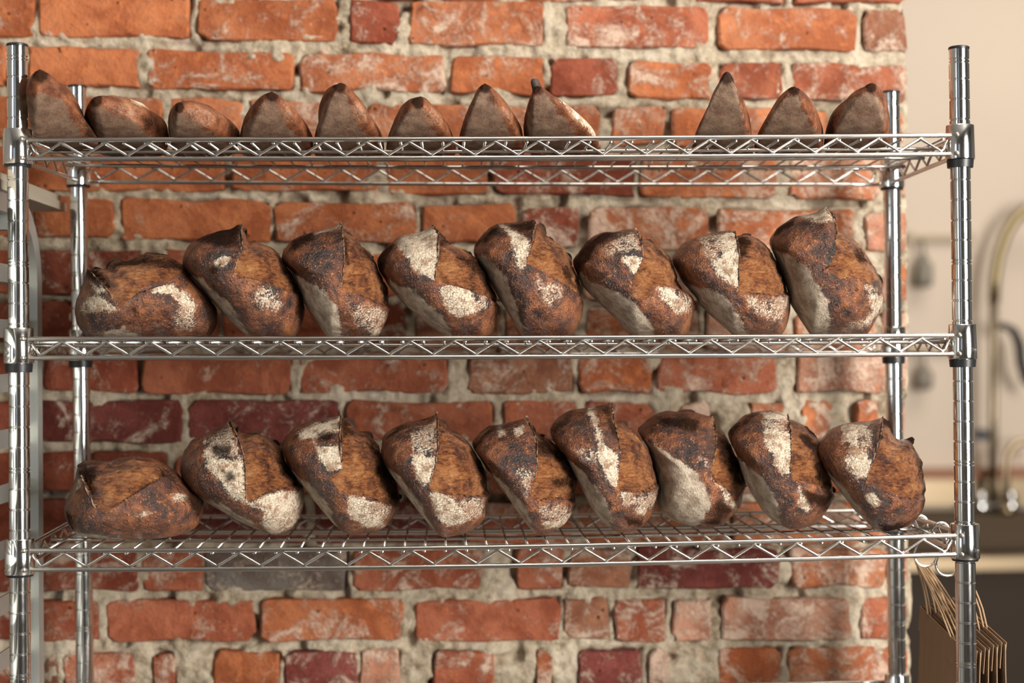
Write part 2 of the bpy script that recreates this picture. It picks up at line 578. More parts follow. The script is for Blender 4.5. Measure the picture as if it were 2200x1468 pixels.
wall_open('wall_right', 'x', 4.75, -4.6, 3.2, [(-3.9, -2.5, -.35, 1.6)], GREYW)
wall_open('wall_front', 'y', -4.35, -2.0, 4.75, [(-1.5, -.4, -.1, 1.5)], GREYW)
for (nm, axis, c, a, b, z0, z1) in (('window_1', 'x', 4.75, -3.9, -2.5, -.35, 1.6), ('window_2', 'y', -4.35, -1.5, -.4, -.1, 1.5)):
    mb = MB(); t_ = .05
    def fr(p, q, u, v):
        if axis == 'x': mb.box((c - .02, p, u), (c + .03, q, v))
        else: mb.box((p, c - .03, u), (q, c + .02, v))
    fr(a, b, z0, z0 + t_); fr(a, b, z1 - t_, z1); fr(a, a + t_, z0 + t_, z1 - t_); fr(b - t_, b, z0 + t_, z1 - t_)
    mm = (a + b) / 2; fr(mm - .02, mm + .02, z0 + t_, z1 - t_)
    o = mb.build(nm, FRAMEM); o['kind'] = 'structure'

# ------------------------------------------------------------------ brick wall
ORG = (.42, .145, .060); ORG2 = (.48, .180, .082); RED = (.35, .115, .060); MAR = (.185, .050, .040); BRN = (.30, .135, .078)
PNK = (.48, .235, .15); GRY = (.17, .145, .125); DKR = (.25, .070, .038)
# course: (y top at x=0, y bottom at x=0, y top at x=1950, y bottom at x=1950, [(x0, x1, colour, whitening[, dy top, dy bottom])])
courses = [  # lower-left bricks drawn in darker reds, light falloff put into their colour
 (-118, -14, -95, 12, [(-60, 150, ORG, .3), (160, 470, ORG, .3), (480, 780, RED, .4), (790, 1090, ORG2, .4), (1100, 1400, ORG, .5), (1478, 1690, RED, .35), (1705, 1948, RED, .35)]),
 (-18, 78, 22, 116, [(-90, 76, ORG, .42), (84, 412, ORG, .32), (425, 728, ORG, .40), (747, 862, DKR, .42), (878, 1172, ORG2, .55), (1214, 1524, RED, .55), (1543, 1842, ORG2, .45), (1854, 1950, BRN, .62)]),
 (97, 184, 140, 222, [(-200, 14, ORG, .4), (58, 302, ORG, .38), (315, 636, ORG, .55), (641, 957, ORG2, .62), (968, 1171, ORG, .40), (1178, 1330, DKR, .50), (1348, 1530, ORG, .52), (1543, 1682, RED, .45), (1703, 1951, RED, .60)]),
 (205, 298, 238, 318, [(-200, 40, ORG, .45), (55, 348, ORG2, .45), (362, 520, ORG2, .5), (535, 770, ORG2, .55), (785, 1010, ORG2, .45), (1024, 1290, ORG2, .5), (1312, 1430, ORG2, .5), (1440, 1565, ORG, .42), (1578, 1780, ORG2, .5), (1795, 1945, ORG2, .58)]),
 (312, 408, 340, 428, [(-250, 40, ORG, .4), (52, 486, ORG, .35), (500, 812, ORG, .4), (828, 1045, ORG, .35), (1060, 1365, DKR, .45), (1375, 1668, ORG, .55), (1696, 1892, ORG2, .62), (1900, 1948, PNK, .6)]),
 (422, 512, 452, 546, [(-100, 60, ORG, .35), (68, 247, ORG, .35), (256, 579, ORG, .30), (588, 896, ORG, .52), (903, 1111, ORG, .42), (1118, 1246, DKR, .60), (1263, 1524, ORG2, .62), (1541, 1836, ORG, .60), (1856, 1949, PNK, .58)]),
 (532, 630, 562, 655, [(-60, 30, RED, .3), (60, 330, DKR, .5), (345, 650, RED, .45), (662, 1000, ORG, .5), (1012, 1240, ORG, .5), (1255, 1560, PNK, .6), (1575, 1880, PNK, .6), (1892, 1950, ORG, .55)]),
 (645, 738, 668, 760, [(-200, 150, DKR, .3), (160, 470, RED, .25), (480, 720, RED, .35), (735, 870, DKR, .55), (893, 1075, BRN, .55), (1085, 1240, ORG, .6), (1255, 1500, ORG, .62), (1515, 1690, PNK, .62), (1705, 1885, ORG2, .6), (1895, 1948, PNK, .6)]),
 (756, 846, 760, 848, [(-80, 80, DKR, .3), (92, 296, DKR, .45), (303, 627, RED, .40), (640, 965, RED, .50), (1003, 1233, BRN, .50), (1243, 1401, ORG, .55), (1413, 1668, RED, .50), (1709, 1906, PNK, .58), (1914, 1950, PNK, .6)]),
 (858, 953, 864, 950, [(-100, 60, DKR, .3), (70, 396, MAR, .48), (404, 728, MAR, .48), (740, 1060, RED, .45), (1077, 1240, RED, .52), (1254, 1404, RED, .48), (1460, 1530, PNK, .8), (1610, 1682, ORG2, .62), (1722, 1792, ORG2, .58), (1838, 1888, ORG2, .55), (1912, 1948, PNK, .62)]),
 (968, 1058, 972, 1062, [(-60, 50, DKR, .3), (62, 180, DKR, .35), (192, 365, DKR, .4), (375, 700, RED, .4), (712, 1030, DKR, .45), (1042, 1350, RED, .5), (1362, 1500, RED, .5), (1512, 1760, PNK, .6), (1772, 1880, ORG2, .6), (1890, 1948, ORG, .6)]),
 (1074, 1166, 1080, 1172, [(-160, 40, DKR, .3), (52, 330, DKR, .3), (342, 660, MAR, .4), (672, 990, MAR, .45), (1002, 1230, RED, .5), (1242, 1560, ORG, .6), (1572, 1850, ORG, .6), (1862, 1946, ORG, .6)]),
 (1182, 1275, 1176, 1264, [(-60, 60, DKR, .35), (72, 296, DKR, .55), (305, 436, RED, .55), (441, 744, GRY, .55), (756, 1040, RED, .62), (1110, 1208, RED, .5), (1220, 1355, BRN, .65), (1366, 1676, MAR, .50), (1698, 1905, ORG2, .66), (1914, 1952, ORG, .55)]),
 (1290, 1381, 1284, 1376, [(-60, 60, DKR, .45), (74, 216, RED, .55), (228, 548, RED, .42), (557, 868, ORG, .50), (888, 1205, RED, .40), (1209, 1310, BRN, .6), (1318, 1432, RED, .66), (1444, 1530, PNK, .72), (1546, 1830, PNK, .64), (1848, 1948, RED, .55)]),
 (1400, 1500, 1392, 1492, [(-60, 90, DKR, .6), (98, 128, BRN, .62), (135, 290, RED, .66), (330, 378, RED, .62), (455, 605, ORG, .38), (612, 766, MAR, .55), (772, 860, PNK, .66), (928, 1062, RED, .60), (1150, 1188, ORG, .6), (1242, 1382, MAR, .50), (1392, 1436, BRN, .8), (1540, 1680, ORG, .58), (1694, 1950, ORG2, .62)]),
 (1508, 1604, 1500, 1596, [(-60, 260, RED, .5), (272, 590, RED, .5), (602, 920, RED, .5), (932, 1250, ORG, .5), (1262, 1580, ORG, .5), (1592, 1948, ORG, .5)]),
 (1616, 1712, 1608, 1704, [(-160, 160, RED, .5), (172, 490, RED, .5), (502, 820, RED, .5), (832, 1150, ORG, .5), (1162, 1480, ORG, .5), (1492, 1800, ORG, .5), (1812, 1948, RED, .5)]),
]
rnd = random.Random(3)
BR = []
for ci, (t0, b0, t1, b1, lst) in enumerate(courses):
    x = lst[0][0] - 12
    ext = []
    while x > -520:                     # the wall goes on to the left of the picture
        wd = 310 if rnd.random() < .75 else 150
        ext.append((x - wd, x, rnd.choice([RED, DKR, ORG]), .4)); x -= wd + 12
    for (xa, xb, col, wh) in lst + ext:
        f = lambda xx, p, q: p + (q - p) * xx / 1950.0
        j = [rnd.uniform(-2.5, 2.5) for _ in range(4)]
        c = [at(xa, f(xa, t0, t1) + j[0], YW), at(xb, f(xb, t0, t1) + j[1], YW), at(xb, f(xb, b0, b1) + j[2], YW), at(xa, f(xa, b0, b1) + j[3], YW)]
        BR.append((c, col, wh, xb >= 1940))
# mortar bed: one relief grid in the joints
gx0, gx1 = float(at(-540, 700, YW)[0]), XE
gz0, gz1 = float(at(900, 1730, YW)[2]), float(at(900, -130, YW)[2])
step = .0036
nx = int((gx1 - gx0) / step); nz = int((gz1 - gz0) / step)
X, Z = np.meshgrid(np.linspace(gx0, gx1, nx), np.linspace(gz0, gz1, nz))
P2 = np.c_[X.ravel(), Z.ravel()]
din = np.full(len(P2), -.05)
for c, col, wh, last in BR:
    q = np.array([[p[0], p[2]] for p in c])
    lo = q.min(0) - .03; hi = q.max(0) + .03
    m = (P2[:, 0] > lo[0]) & (P2[:, 0] < hi[0]) & (P2[:, 1] > lo[1]) & (P2[:, 1] < hi[1])
    din[m] = np.maximum(din[m], sdf_poly(P2[m], q))
P3 = np.c_[P2, np.zeros(len(P2))]
n1 = fbm(P3 * 22, 1, 4); n2 = fbm(P3 * 85, 5, 3); n3 = vnoise(P3 * 30, 9)
h = -.0030 + n1 * .020 + n2 * .020                       # mean slightly behind the brick faces
h -= sstep(.72, .88, n3) * .018                          # crumbled holes
h = np.where(din > 0, h - np.maximum(din - .0035 - n1 * .034, 0) * 1.8 - .0005, h)
h = np.maximum(h, -.024)
wob = fbm(np.c_[P2[:, 1] * 14, np.zeros(len(P2)), np.zeros(len(P2))], 3, 3)
xcol = X.ravel().copy()
edge = np.zeros((nz, nx), bool); edge[:, -1] = True
er = edge.ravel()
Vg = np.c_[xcol + np.where(er, wob * .02, 0), YW - h, P2[:, 1]]
Vb = Vg[er].copy(); Vb[:, 1] += .30
idx = np.arange(nx * nz).reshape(nz, nx)
Fg = np.stack([idx[:-1, :-1], idx[:-1, 1:], idx[1:, 1:], idx[1:, :-1]], -1).reshape(-1, 4).tolist()
nb = nx * nz
for i in range(nz - 1):
    Fg.append([int(idx[i, -1]), nb + i, nb + i + 1, int(idx[i + 1, -1])])
me = bpy.data.meshes.new('mortar'); me.from_pydata(np.r_[Vg, Vb].tolist(), [], Fg)
me.polygons.foreach_set('use_smooth', [True] * len(me.polygons)); me.update()
# backing of the same wall: fills to floor, ceiling and to the left
wb = MB()
wb.box((-2.0, YW + .03, FLOORZ), (XE - .004, YW + .30, ZC))
wb.box((-2.0, YW - .0, FLOORZ), (gx0 + .01, YW + .03, ZC))
wb.box((gx0 + .01, YW, FLOORZ), (XE - .004, YW + .03, gz0 + .01)); wb.box((gx0 + .01, YW, gz1 - .01), (XE - .004, YW + .03, ZC))
wall = wb.build('wall_back', MORTAR); wall['kind'] = 'structure'
mo = link('mortar', me, MORTAR, wall); mo['kind'] = 'stuff'


def brick_mesh(c, last):
    q = np.array([[p[0], p[2]] for p in c])
    ctr = q.mean(0)
    P = []
    for a in range(4):
        p, r, nx_, pv = q[a], q[(a + 1) % 4], q[(a + 2) % 4], q[(a + 3) % 4]
        Ls = np.hypot(*(r - p))
        c0 = rnd.uniform(.005, .016); c1 = rnd.uniform(.006, .016)
        P.append(p + (r - p) / Ls * c0)
        k = max(0, int(Ls / .055) - 1)
        for i in range(k):
            P.append(p + (r - p) * ((i + 1) / (k + 1)))
        P.append(r - (r - p) / Ls * c1)
        P.append(r + (p - r) / Ls * c1 * .32 + (nx_ - r) / np.hypot(*(nx_ - r)) * c1 * .32)
    P = np.array(P)
    d = P - ctr; L = np.hypot(*d.T)[:, None]
    P = P + d / L * np.array([[rnd.uniform(-.0070, .0030)] for _ in P]) * np.array([.7, 1.0])
    n = len(P); dep = .115 if last else .026
    y0 = YW - rnd.uniform(0, .0035)
    tl = rnd.uniform(-.012, .012); tz = rnd.uniform(-.02, .02)
    V = []; F = []
    yy = lambda p: y0 + (p[0] - ctr[0]) * tl + (p[1] - ctr[1]) * tz
    inn = P - d / L * .0035
    for p in inn: V.append((p[0], yy(p), p[1]))
    for p in P: V.append((p[0], yy(p) + .0035, p[1]))
    for p in P: V.append((p[0], y0 + dep, p[1]))
    F.append(tuple(range(n)))
    for i in range(n):
        j = (i + 1) % n
        F.append((i, n + i, n + j, j)); F.append((n + i, 2 * n + i, 2 * n + j, n + j))
    return mesh('brick', V, F)


for c, col, wh, last in BR:
    me = brick_mesh(c, last)
    o = link('brick', me, BRICK, wall)
    k = rnd.uniform(.86, 1.12); wh = wh + .04 * sstep(1.0, 1.9, np.array([c[0][0] + .9]))[0]
    o.color = (col[0] * k, col[1] * k, col[2] * k, wh)

# ------------------------------------------------------------------ wire rack
rack = empty('wire_shelving_rack', (W / 2, DEP / 2, FLOORZ))
tag(rack, 'chrome wire shelving rack on grooved posts, holding three rows of bread', 'shelving')
ROFF = np.array([W / 2, DEP / 2, FLOORZ])


def sub(p): return np.asarray(p, float) - ROFF


def rparent(o, par, off=None):
    o.parent = par
    return o


R = .0127
for k in ('fl', 'fr', 'bl', 'br'):
    a, b = POST[k]
    L = a[2] - b[2]
    prof = [(.010, -L - .02 + .02), (R, -L + .002)]
    gz = [-.0165 - i * .0254 for i in range(int(L / .0254) - 1)]
    prof2 = []
    for i, g in enumerate(gz):
        for gg in ((g, g - .0042) if i % 10 == 0 else (g,)):
            prof2 += [(R, gg + .0013), (R - .0012, gg + .0004), (R - .0012, gg - .0004), (R, gg - .0013)]
    prof += prof2[::-1]
    prof += [(R, -.0022)]
    mb = MB(); mb.lathe(prof, 36)
    ax = Vector(a - b).normalized()
    # shear the lathe along the leaning post instead of rotating, keeps grooves level
    mb.V = [(x + (a[0] - b[0]) / L * z + a[0] - ROFF[0], y + a[1] - ROFF[1], z + a[2] - ROFF[2]) for x, y, z in mb.V]
    po = mb.build('post', CHROME, rack, auto=35)
    cb = MB(); cb.lathe([(R - .0004, -.004), (R + .0004, -.003), (R + .0004, -.0006), (R - .001, .0004), (R - .004, .0006)], 32, a - ROFF)
    tag(cb.build('post_cap', PLASTIC, po, auto=35), 'black plastic cap closing the post')
    cb = MB(); cb.lathe([(.016, 0), (.016, .006), (.008, .012), (.008, .03)], 24, (b[0] - ROFF[0], b[1] - ROFF[1], 0))
    cb.build('levelling_foot', PLASTIC, po, auto=35)


def text_on_collar(s, size, par, ctr, rad, ang0, zc, flip=1):
    cu = bpy.data.curves.new('lettering', 'FONT'); cu.body = s; cu.size = size; cu.extrude = .0003
    o = bpy.data.objects.new('lettering', cu); C.objects.link(o)
    dg = bpy.context.evaluated_depsgraph_get()
    me = bpy.data.meshes.new_from_object(o.evaluated_get(dg))
    bpy.data.objects.remove(o, do_unlink=True)
    for v in me.vertices:
        x, y, z = v.co
        a = ang0 + x / rad
        rr = rad + .0002 + z
        v.co = (ctr[0] + rr * math.cos(a), ctr[1] + rr * math.sin(a), ctr[2] + zc + y)
    me.materials.clear()
    return link('lettering', me, CHROME, par)


PITCHZ = .0535
MATP = .02625
unit_cyl = None
for k in (1, 2, 3, 4):
    z_of = lambda x, y: shelf_z(k, x, y)
    shelf = empty('wire_shelf', tuple(sub((W / 2, DEP / 2, z_of(W / 2, DEP / 2))))); shelf.parent = rack
    SO = np.array([W / 2, DEP / 2, z_of(W / 2, DEP / 2)])
    xl, xr = post_x('fl', SO[2]) + .005, post_x('fr', SO[2]) - .005
    DZ = .0235
    # end points of the long rims sit on the collars
    def run(y, dz, x0=xl, x1=xr, n=24):
        return [np.array([x0 + (x1 - x0) * i / n, y, z_of(x0 + (x1 - x0) * i / n, y) + dz]) - SO for i in range(n + 1)]
    for nm, yy, zz in (('front_rim', -EF, 0), ('back_rim', DEP + EF, 0)):
        for dz in (0, -DZ):
            pts = run(yy, dz)
            if yy < 0:
                pts = [pts[0] + np.array([-.008, .002, 0])] + pts + [pts[-1] + np.array([.008, .002, 0])]
            mb = MB().tube(pts, .0030, 10); mb.build(nm, WIRE, shelf, smooth=True)
        zig = []
        n = 22
        x = .0555 - PITCHZ / 2 - PITCHZ / 2
        zig.append((xl + .014, z_of(xl, yy) - .006))
        xx = .0555 - PITCHZ / 2; low = True
        while xx < W - .02:
            zz_ = z_of(xx, yy) + (-DZ + .0035 if low else -.0035)
            for dx in (-.003, 0, .003):
                zig.append((xx + dx, zz_ + (abs(dx) * .7 * (1 if low else -1))))
            xx += PITCHZ / 2; low = not low
        zig.append((xr - .014, z_of(xr, yy) - .006))
        mb = MB().tube([np.array([p[0], yy, p[1]]) - SO for p in zig], .0019, 8)
        mb.build('truss_wire', WIRE, shelf, smooth=True)
    # side trusses
    for kk, xs in (('l', xl - .005), ('r', xr + .005)):
        s = 1 if kk == 'l' else -1
        xp = xs
        for dz in (0, -DZ):
            pts = [np.array([xp, y, z_of(xp, y) + dz]) - SO for y in np.linspace(.012, DEP - .012, 8)]
            MB().tube(pts, .0030, 10).build('side_rim', WIRE, shelf, smooth=True)
        zig = []; y = .030; low = True
        zig.append((.014, -.008))
        while y < DEP - .02:
            for dy in (-.0025, 0, .0025):
                zig.append((y + dy, (-DZ + .0035 if low else -.0035) + abs(dy) * .7 * (1 if low else -1)))
            y += PITCHZ / 2; low = not low
        zig.append((DEP - .014, -.008))
        MB().tube([np.array([xp, y_, z_of(xp, y_) + dz]) - SO for y_, dz in zig], .0019, 8).build('truss_wire', WIRE, shelf, smooth=True)
    # long support wires under the mat
    for y in (.052, .145, .235):
        MB().tube(run(y, -.0085, xl + .004 - .008, xr - .004 + .008), .0024, 8).build('support_wire', WIRE, shelf, smooth=True)
    # mat wires, front to back, sharing one mesh
    if unit_cyl is None:
        mb = MB().tube([(0, 0, 0), (0, 1, 0)], .0015, 8); unit_cyl = mesh('mat_wire', mb.V, mb.F, True); unit_cyl.materials.append(WIRE)
    nm_ = int((W - .03) / MATP)
    for i in range(nm_ + 1):
        x = .5 * W + (i - nm_ / 2) * MATP
        p0 = np.array([x, -EF + .0002, z_of(x, -EF) - .0045]); p1 = np.array([x, DEP + EF, z_of(x, DEP + EF) - .0045])
        o = bpy.data.objects.new('mat_wire', unit_cyl); C.objects.link(o); o.parent = shelf
        o.location = tuple(p0 - SO)
        dv = p1 - p0; L = np.linalg.norm(dv)
        o.rotation_euler = (math.atan2(dv[2], dv[1]), 0, 0); o.scale = (1, L, 1)
    # collars
    for pk in ('fl', 'fr', 'bl', 'br'):
        Y = 0 if pk[0] == 'f' else DEP
        zz = z_of(0 if pk[1] == 'l' else W, Y)
        cx = post_x(pk, zz)
        c0 = sub((cx, Y, zz))
        cm = MB()
        cm.lathe([(R + .0006, .0135), (.0170, .0135), (.0176, .0125), (.0184, -.0285), (.0180, -.0300), (R + .0006, -.0305)], 40, c0)
        co = cm.build('collar', CHROME, rack, auto=35)
        off = .0405 if (k == 2 and pk in ('fl', 'fr')) or (k == 1 and pk == 'fr') or (k == 2) else .0335
        if pk == 'fl' and k == 2: off = .0415
        MB().lathe([(R + .0003, -off), (.0160, -off + .0003), (.0168, -.0306), (R + .0004, -.0306)], 32, c0).build('clip', PLASTIC, co, auto=35)
        sgn = 1 if pk[1] == 'l' else -1
        if Y == 0:
            wm = MB()
            for dz in (0, -DZ):
                wx = c0 + np.array([sgn * .0085, -.0150, dz])
                wm.tube([wx + np.array([0, .006, 0]), wx + np.array([0, .002, 0]), wx + np.array([0, -.0005, 0]), wx + np.array([0, -.0025, 0])], [.0042, .0042, .0036, .0016], 10)
            wm.build('weld_bead', WELD, co, smooth=True)
            if k in (2, 3) and pk == 'fl':
                text_on_collar('BY INT', .0042, co, c0, .0182, math.radians(205), -.0195)
                text_on_collar('PAT', .0030, co, c0, .0184, math.radians(207), -.0262)
            if k in (2, 3) and pk == 'fr':
                text_on_collar('Sup', .0062, co, c0, .0182, math.radians(293), -.0205)

# ------------------------------------------------------------------ loaves
CARD = {}


def loaf(name, crop, outline, shelf, Y0, blen, label, cat, group, mtl, ear=None, lip=None, flour=(), wflour=(), grigne=None,
         bottom=None, char=(), tip=None, pw=2.3, nth=150, nph=110, seed=1, kind='sour', yaw=None, tipspot=None, clear=None, flaps=()):
    ox, oy, sc = crop
    Q = [(ox + x / sc, oy + y / sc) for x, y in outline]
    cpx = np.mean(Q, 0)
    O = at(cpx[0], cpx[1], Y0 if kind == 'sour' else .030)
    d = ray(*cpx); d = np.array([d[0], d[1], 0]); d /= np.linalg.norm(d)
    lat = np.array([d[1], -d[0], 0])
    def P(pt):
        x, y = ox + pt[0] / sc, oy + pt[1] / sc
        rr = ray(x, y)
        t = ((O - CAM) @ d) / (rr @ d)
        q = CAM + rr * t - O
        return (q @ lat, q[2])
    OL = np.array([P(p) for p in outline])
    # polar radius
    cen = np.array([(OL[:, 0].min() + OL[:, 0].max()) / 2, (OL[:, 1].min() + OL[:, 1].max()) / 2])
    th = np.linspace(0, 2 * math.pi, nth, endpoint=False)
    Rad = np.zeros(nth)
    for i, a in enumerate(th):
        u = np.array([math.cos(a), math.sin(a)]); best = 0
        for j in range(len(OL)):
            p = OL[j] - cen; e = OL[(j + 1) % len(OL)] - OL[j]
            den = u[0] * e[1] - u[1] * e[0]
            if abs(den) < 1e-12: continue
            t = (p[0] * e[1] - p[1] * e[0]) / den
            s = (p[0] * u[1] - p[1] * u[0]) / den
            if t > 0 and -1e-6 <= s <= 1 + 1e-6: best = max(best, t)
        Rad[i] = best
    Rs = (np.roll(Rad, 1) + 2 * Rad + np.roll(Rad, -1)) / 4
    ph = np.linspace(0, 1, nph) ** 1.0
    ph = math.pi * (ph - .10 * np.sin(2 * math.pi * ph) * 0)
    cph, sph = np.cos(ph), np.abs(np.sin(ph))
    yy = -blen * np.sign(cph) * np.abs(cph) ** (2 / pw * 1.0)
    ss = sph ** (2 / pw)
    TH, SS = np.meshgrid(th, ss); _, YY = np.meshgrid(th, yy)
    RR = np.tile(Rs, (nph, 1)) * (1.0 if kind == 'sour' else 1.05)
    # centre of each cross-section drifts: low nose on a loaf; the tip position on a batard
    tipc = np.array(P(tip)) if tip is not None else cen
    front = np.clip(-YY / blen, 0, 1)
    k = (1 - SS) * (YY < 0) if tip is not None else front * 0
    shift = 0.0 if kind == 'sour' else Y0 - .030
    CX = cen[0] + (tipc[0] - cen[0]) * k; CZ = cen[1] + (tipc[1] - cen[1]) * k
    U = CX + SS * RR * np.cos(TH); V = CZ + SS * RR * np.sin(TH)
    if kind == 'batard':       # flat underside all the way to the nose
        zb = OL[:, 1].min()
        V = np.maximum(V, zb + 0 * V)
    q = np.c_[U.ravel(), V.ravel()]
    y = YY.ravel()
    pos = np.c_[q[:, 0], y, q[:, 1]]
    nd = np.c_[(q[:, 0] - cen[0]) / max(np.ptp(OL[:, 0]), .01) * 2, y / blen, (q[:, 1] - cen[1]) / max(np.ptp(OL[:, 1]), .01) * 2]
    nd = nd / (np.linalg.norm(nd, axis=1)[:, None] + 1e-9)
    isf = sstep(.45, -.15, y / blen)
    S = pos + seed * 3.7
    disp = fbm(S * 18, seed, 3) * .0060 + fbm(S * 70, seed + 3, 3) * .0030
    G = np.zeros(len(q)); Fm = np.zeros(len(q)); B = np.zeros(len(q)); A = np.zeros(len(q))
    wobble = fbm(S * 60, seed + 8, 3) * .010
    if bottom is not None:
        B = sstep(-.006, .006, sdf_poly(q, [P(p) for p in bottom]) + wobble * .7)
        disp *= (1 - .75 * B)
    if grigne is not None:
        sd = sdf_poly(q, [P(p) for p in grigne])
        G = sstep(-.0012, .0012, sd) * (1 - B)
        disp += G * (fbm(S * np.array([50, 50, 120]), seed + 5, 4) * .0095 - .0016)
    if ear is not None:
        E = [P(p) for p in ear]
        ds, par = line_dist(q, E)
        ds = -ds      # left side of the picture positive
        amp = (1 - par) ** .6 * sstep(-.02, .06, par + .06)
        near = np.exp(-np.abs(ds) / .011)
        disp += np.where(ds > 0, .0042, -.0068) * near * amp * isf
        A = np.maximum(A, np.where(ds < 0, np.exp(-np.abs(ds) / .0022), 0) * (1 - par) ** .5 * .95)  # burnt ear edge and the shadow beside it, both painted as darkening
        # pale crest line
        Fm = np.maximum(Fm, np.where(ds > 0, np.exp(-(ds / .0012) ** 2), 0) * .55 * (par < .97))
    if lip is not None:
        Lp = [P(p) for p in lip]
        dl, par = line_dist(q, Lp)
        amp = sstep(0, .25, par)
        disp += np.where(dl > 0, -.0036, .0020) * np.exp(-np.abs(dl) / .008) * amp * isf
        A = np.maximum(A, np.where(dl > 0, np.exp(-np.abs(dl) / .0016), 0) * amp * .85)
    for poly in flour:
        Fm = np.maximum(Fm, sstep(-.0075, .0075, sdf_poly(q, [P(p) for p in poly]) + wobble * 1.4))
    for poly in wflour:
        Fm = np.maximum(Fm, .50 * sstep(-.008, .008, sdf_poly(q, [P(p) for p in poly]) + wobble * 1.5))
    Fm = Fm * (1 - np.where(G > .5, .8, 0))
    for poly in char:  # burnt crust, and on some loaves crevice shade painted dark
        A = np.maximum(A, .78 * sstep(-.007, .007, sdf_poly(q, [P(p) for p in poly]) + wobble * 1.3))
    if tipspot is not None:
        tp_ = np.array(P(tip)); rr_ = tipspot / sc / 1620.
        dd = np.hypot(q[:, 0] - tp_[0], (q[:, 1] - tp_[1]) * .75)
        A = np.maximum(A, sstep(rr_ * 1.9, rr_ * .6, dd) * isf)
    if kind == 'sour':     # darker bake towards the rim of the crust (top)
        up = sstep(.55, 1.0, (q[:, 1] - cen[1]) / (OL[:, 1].max() - cen[1]))
        A = np.maximum(A, up * .22)
    if kind == 'batard': disp *= .55
    pos = pos + nd * disp[:, None]
    # bring the loaf down on to the wires under it
    wx = O + pos[:, 0:1] * lat + (pos[:, 1:2] + shift) * d
    zw = O[2] + pos[:, 2]
    lowi = np.argsort(zw)[:max(6, len(zw) // 400)]
    zs = np.mean([shelf_z(shelf, wx[i, 0], min(max(wx[i, 1], -EF), DEP + EF)) for i in lowi]) - .0024
    zt = zw.max(); zn = zw.min()
    if kind == 'batard':
        zloc = np.array([shelf_z(shelf, a, min(max(b_, -EF), DEP + EF)) for a, b_ in wx[:, :2]]) - .0030
        zc_ = O[2] + cen[1]
        zw2 = zt - (zt - zw) * (zt - zs) / (zt - zn)
        lift = sstep(.004, -.004, wx[:, 1]) * .0068
        zw = np.maximum(zw2, zloc + .0006 + lift)
    else:
        zw = zt - (zt - zw) * (zt - zs) / (zt - zn)
    if clear is not None:      # pressed against the post: cannot pass through it
        xmin = post_x(clear, O[2]) + .0195
        inn = sstep(-.044, -.022, wx[:, 1])
        wx[:, 0] = np.where(wx[:, 0] < xmin, wx[:, 0] + (xmin - wx[:, 0]) * inn, wx[:, 0])
    Wp = np.c_[wx[:, 0], wx[:, 1], zw]
    base = np.array([O[0] + shift * d[0], O[1] + shift * d[1], zs])
    ii = np.arange(nth * nph).reshape(nph, nth)
    nxt = np.roll(ii, -1, 1)
    F = np.stack([ii[:-1], nxt[:-1], nxt[1:], ii[1:]], -1).reshape(-1, 4)
    me = bpy.data.meshes.new(name)
    me.from_pydata((Wp - base).tolist(), [], F.tolist())
    me.polygons.foreach_set('use_smooth', [True] * len(me.polygons))
    ca = me.color_attributes.new('zones', 'FLOAT_COLOR', 'POINT')
    ca.data.foreach_set('color', np.c_[Fm, G, B, A].clip(0, 1).ravel())
    bm = bmesh.new(); bm.from_mesh(me)
    bmesh.ops.remove_doubles(bm, verts=bm.verts, dist=1e-5)
    bmesh.ops.recalc_face_normals(bm, faces=bm.faces)
    bm.to_mesh(me); bm.free(); me.update()
    o = link(name, me, mtl)
    o.location = tuple(base)
    tag(o, label, cat, group)
    # the ear: a thin flap of crust standing up along the score
    fi = np.where(y < blen * .45)[0]

    def flap(line, hmax, n, taper, nm, lab, sd_):
        E = np.array([P(p) for p in line])
        Ls = np.r_[0, np.cumsum(np.hypot(*np.diff(E, axis=0).T))]
        rs = random.Random(sd_)
        BP = []; NW = []; HH = []
        for i in range(n + 1):
            t = i / n * .96
            s = t * Ls[-1]
            e = np.array([np.interp(s, Ls, E[:, 0]) - .0008, np.interp(s, Ls, E[:, 1])])
            dd = (q[fi, 0] - e[0]) ** 2 + (q[fi, 1] - e[1]) ** 2
            j4 = fi[np.argsort(dd)[:4]]
            BP.append((Wp[j4] - base).mean(0))
            nd4 = nd[j4].mean(0)
            nw = nd4[0] * lat + nd4[1] * d + np.array([0, 0, nd4[2]])
            nw = nw * .8 + lat * .35
            NW.append(nw / np.linalg.norm(nw))
            pr = (1 - t) ** .6 if taper else math.sin(math.pi * (.08 + .84 * i / n)) ** .6
            HH.append(hmax * pr * (.84 + .30 * rs.random()) + .0003)
        for _ in range(3):
            for A_ in (BP, NW):
                A_[1:-1] = [(A_[i - 1] + 2 * A_[i] + A_[i + 1]) / 4 for i in range(1, len(A_) - 1)]
        V = []; F = []
        th_ = np.array(lat) * .0008
        for a_, nw, hh in zip(BP, NW, HH):
            b0 = a_ - nw * .0035; b1 = a_ + nw * hh
            V += [b0 - th_ * 1.8, b1 - th_ * .5, b1 + th_ * .5, b0 + th_ * 1.8]
        for i in range(n):
            a_ = i * 4; b_ = a_ + 4
            F += [(a_, b_, b_ + 1, a_ + 1), (a_ + 1, b_ + 1, b_ + 2, a_ + 2), (a_ + 2, b_ + 2, b_ + 3, a_ + 3)]
        F += [(0, 1, 2, 3), (n * 4 + 3, n * 4 + 2, n * 4 + 1, n * 4)]
        eo = link(nm, mesh(nm, V, F), EARM if taper else CHARM, o)
        eo['label'] = lab
    if ear is not None and kind == 'sour':
        flap(ear, .0046, 40, True, 'ear', 'charred ridge of crust raised by the score', seed * 5 + 1)
    for qi, (ln, hm) in enumerate(flaps):
        flap(ln, hm, 9, False, 'crust_flap', 'burnt jagged flake of crust', seed * 9 + qi)
    return o


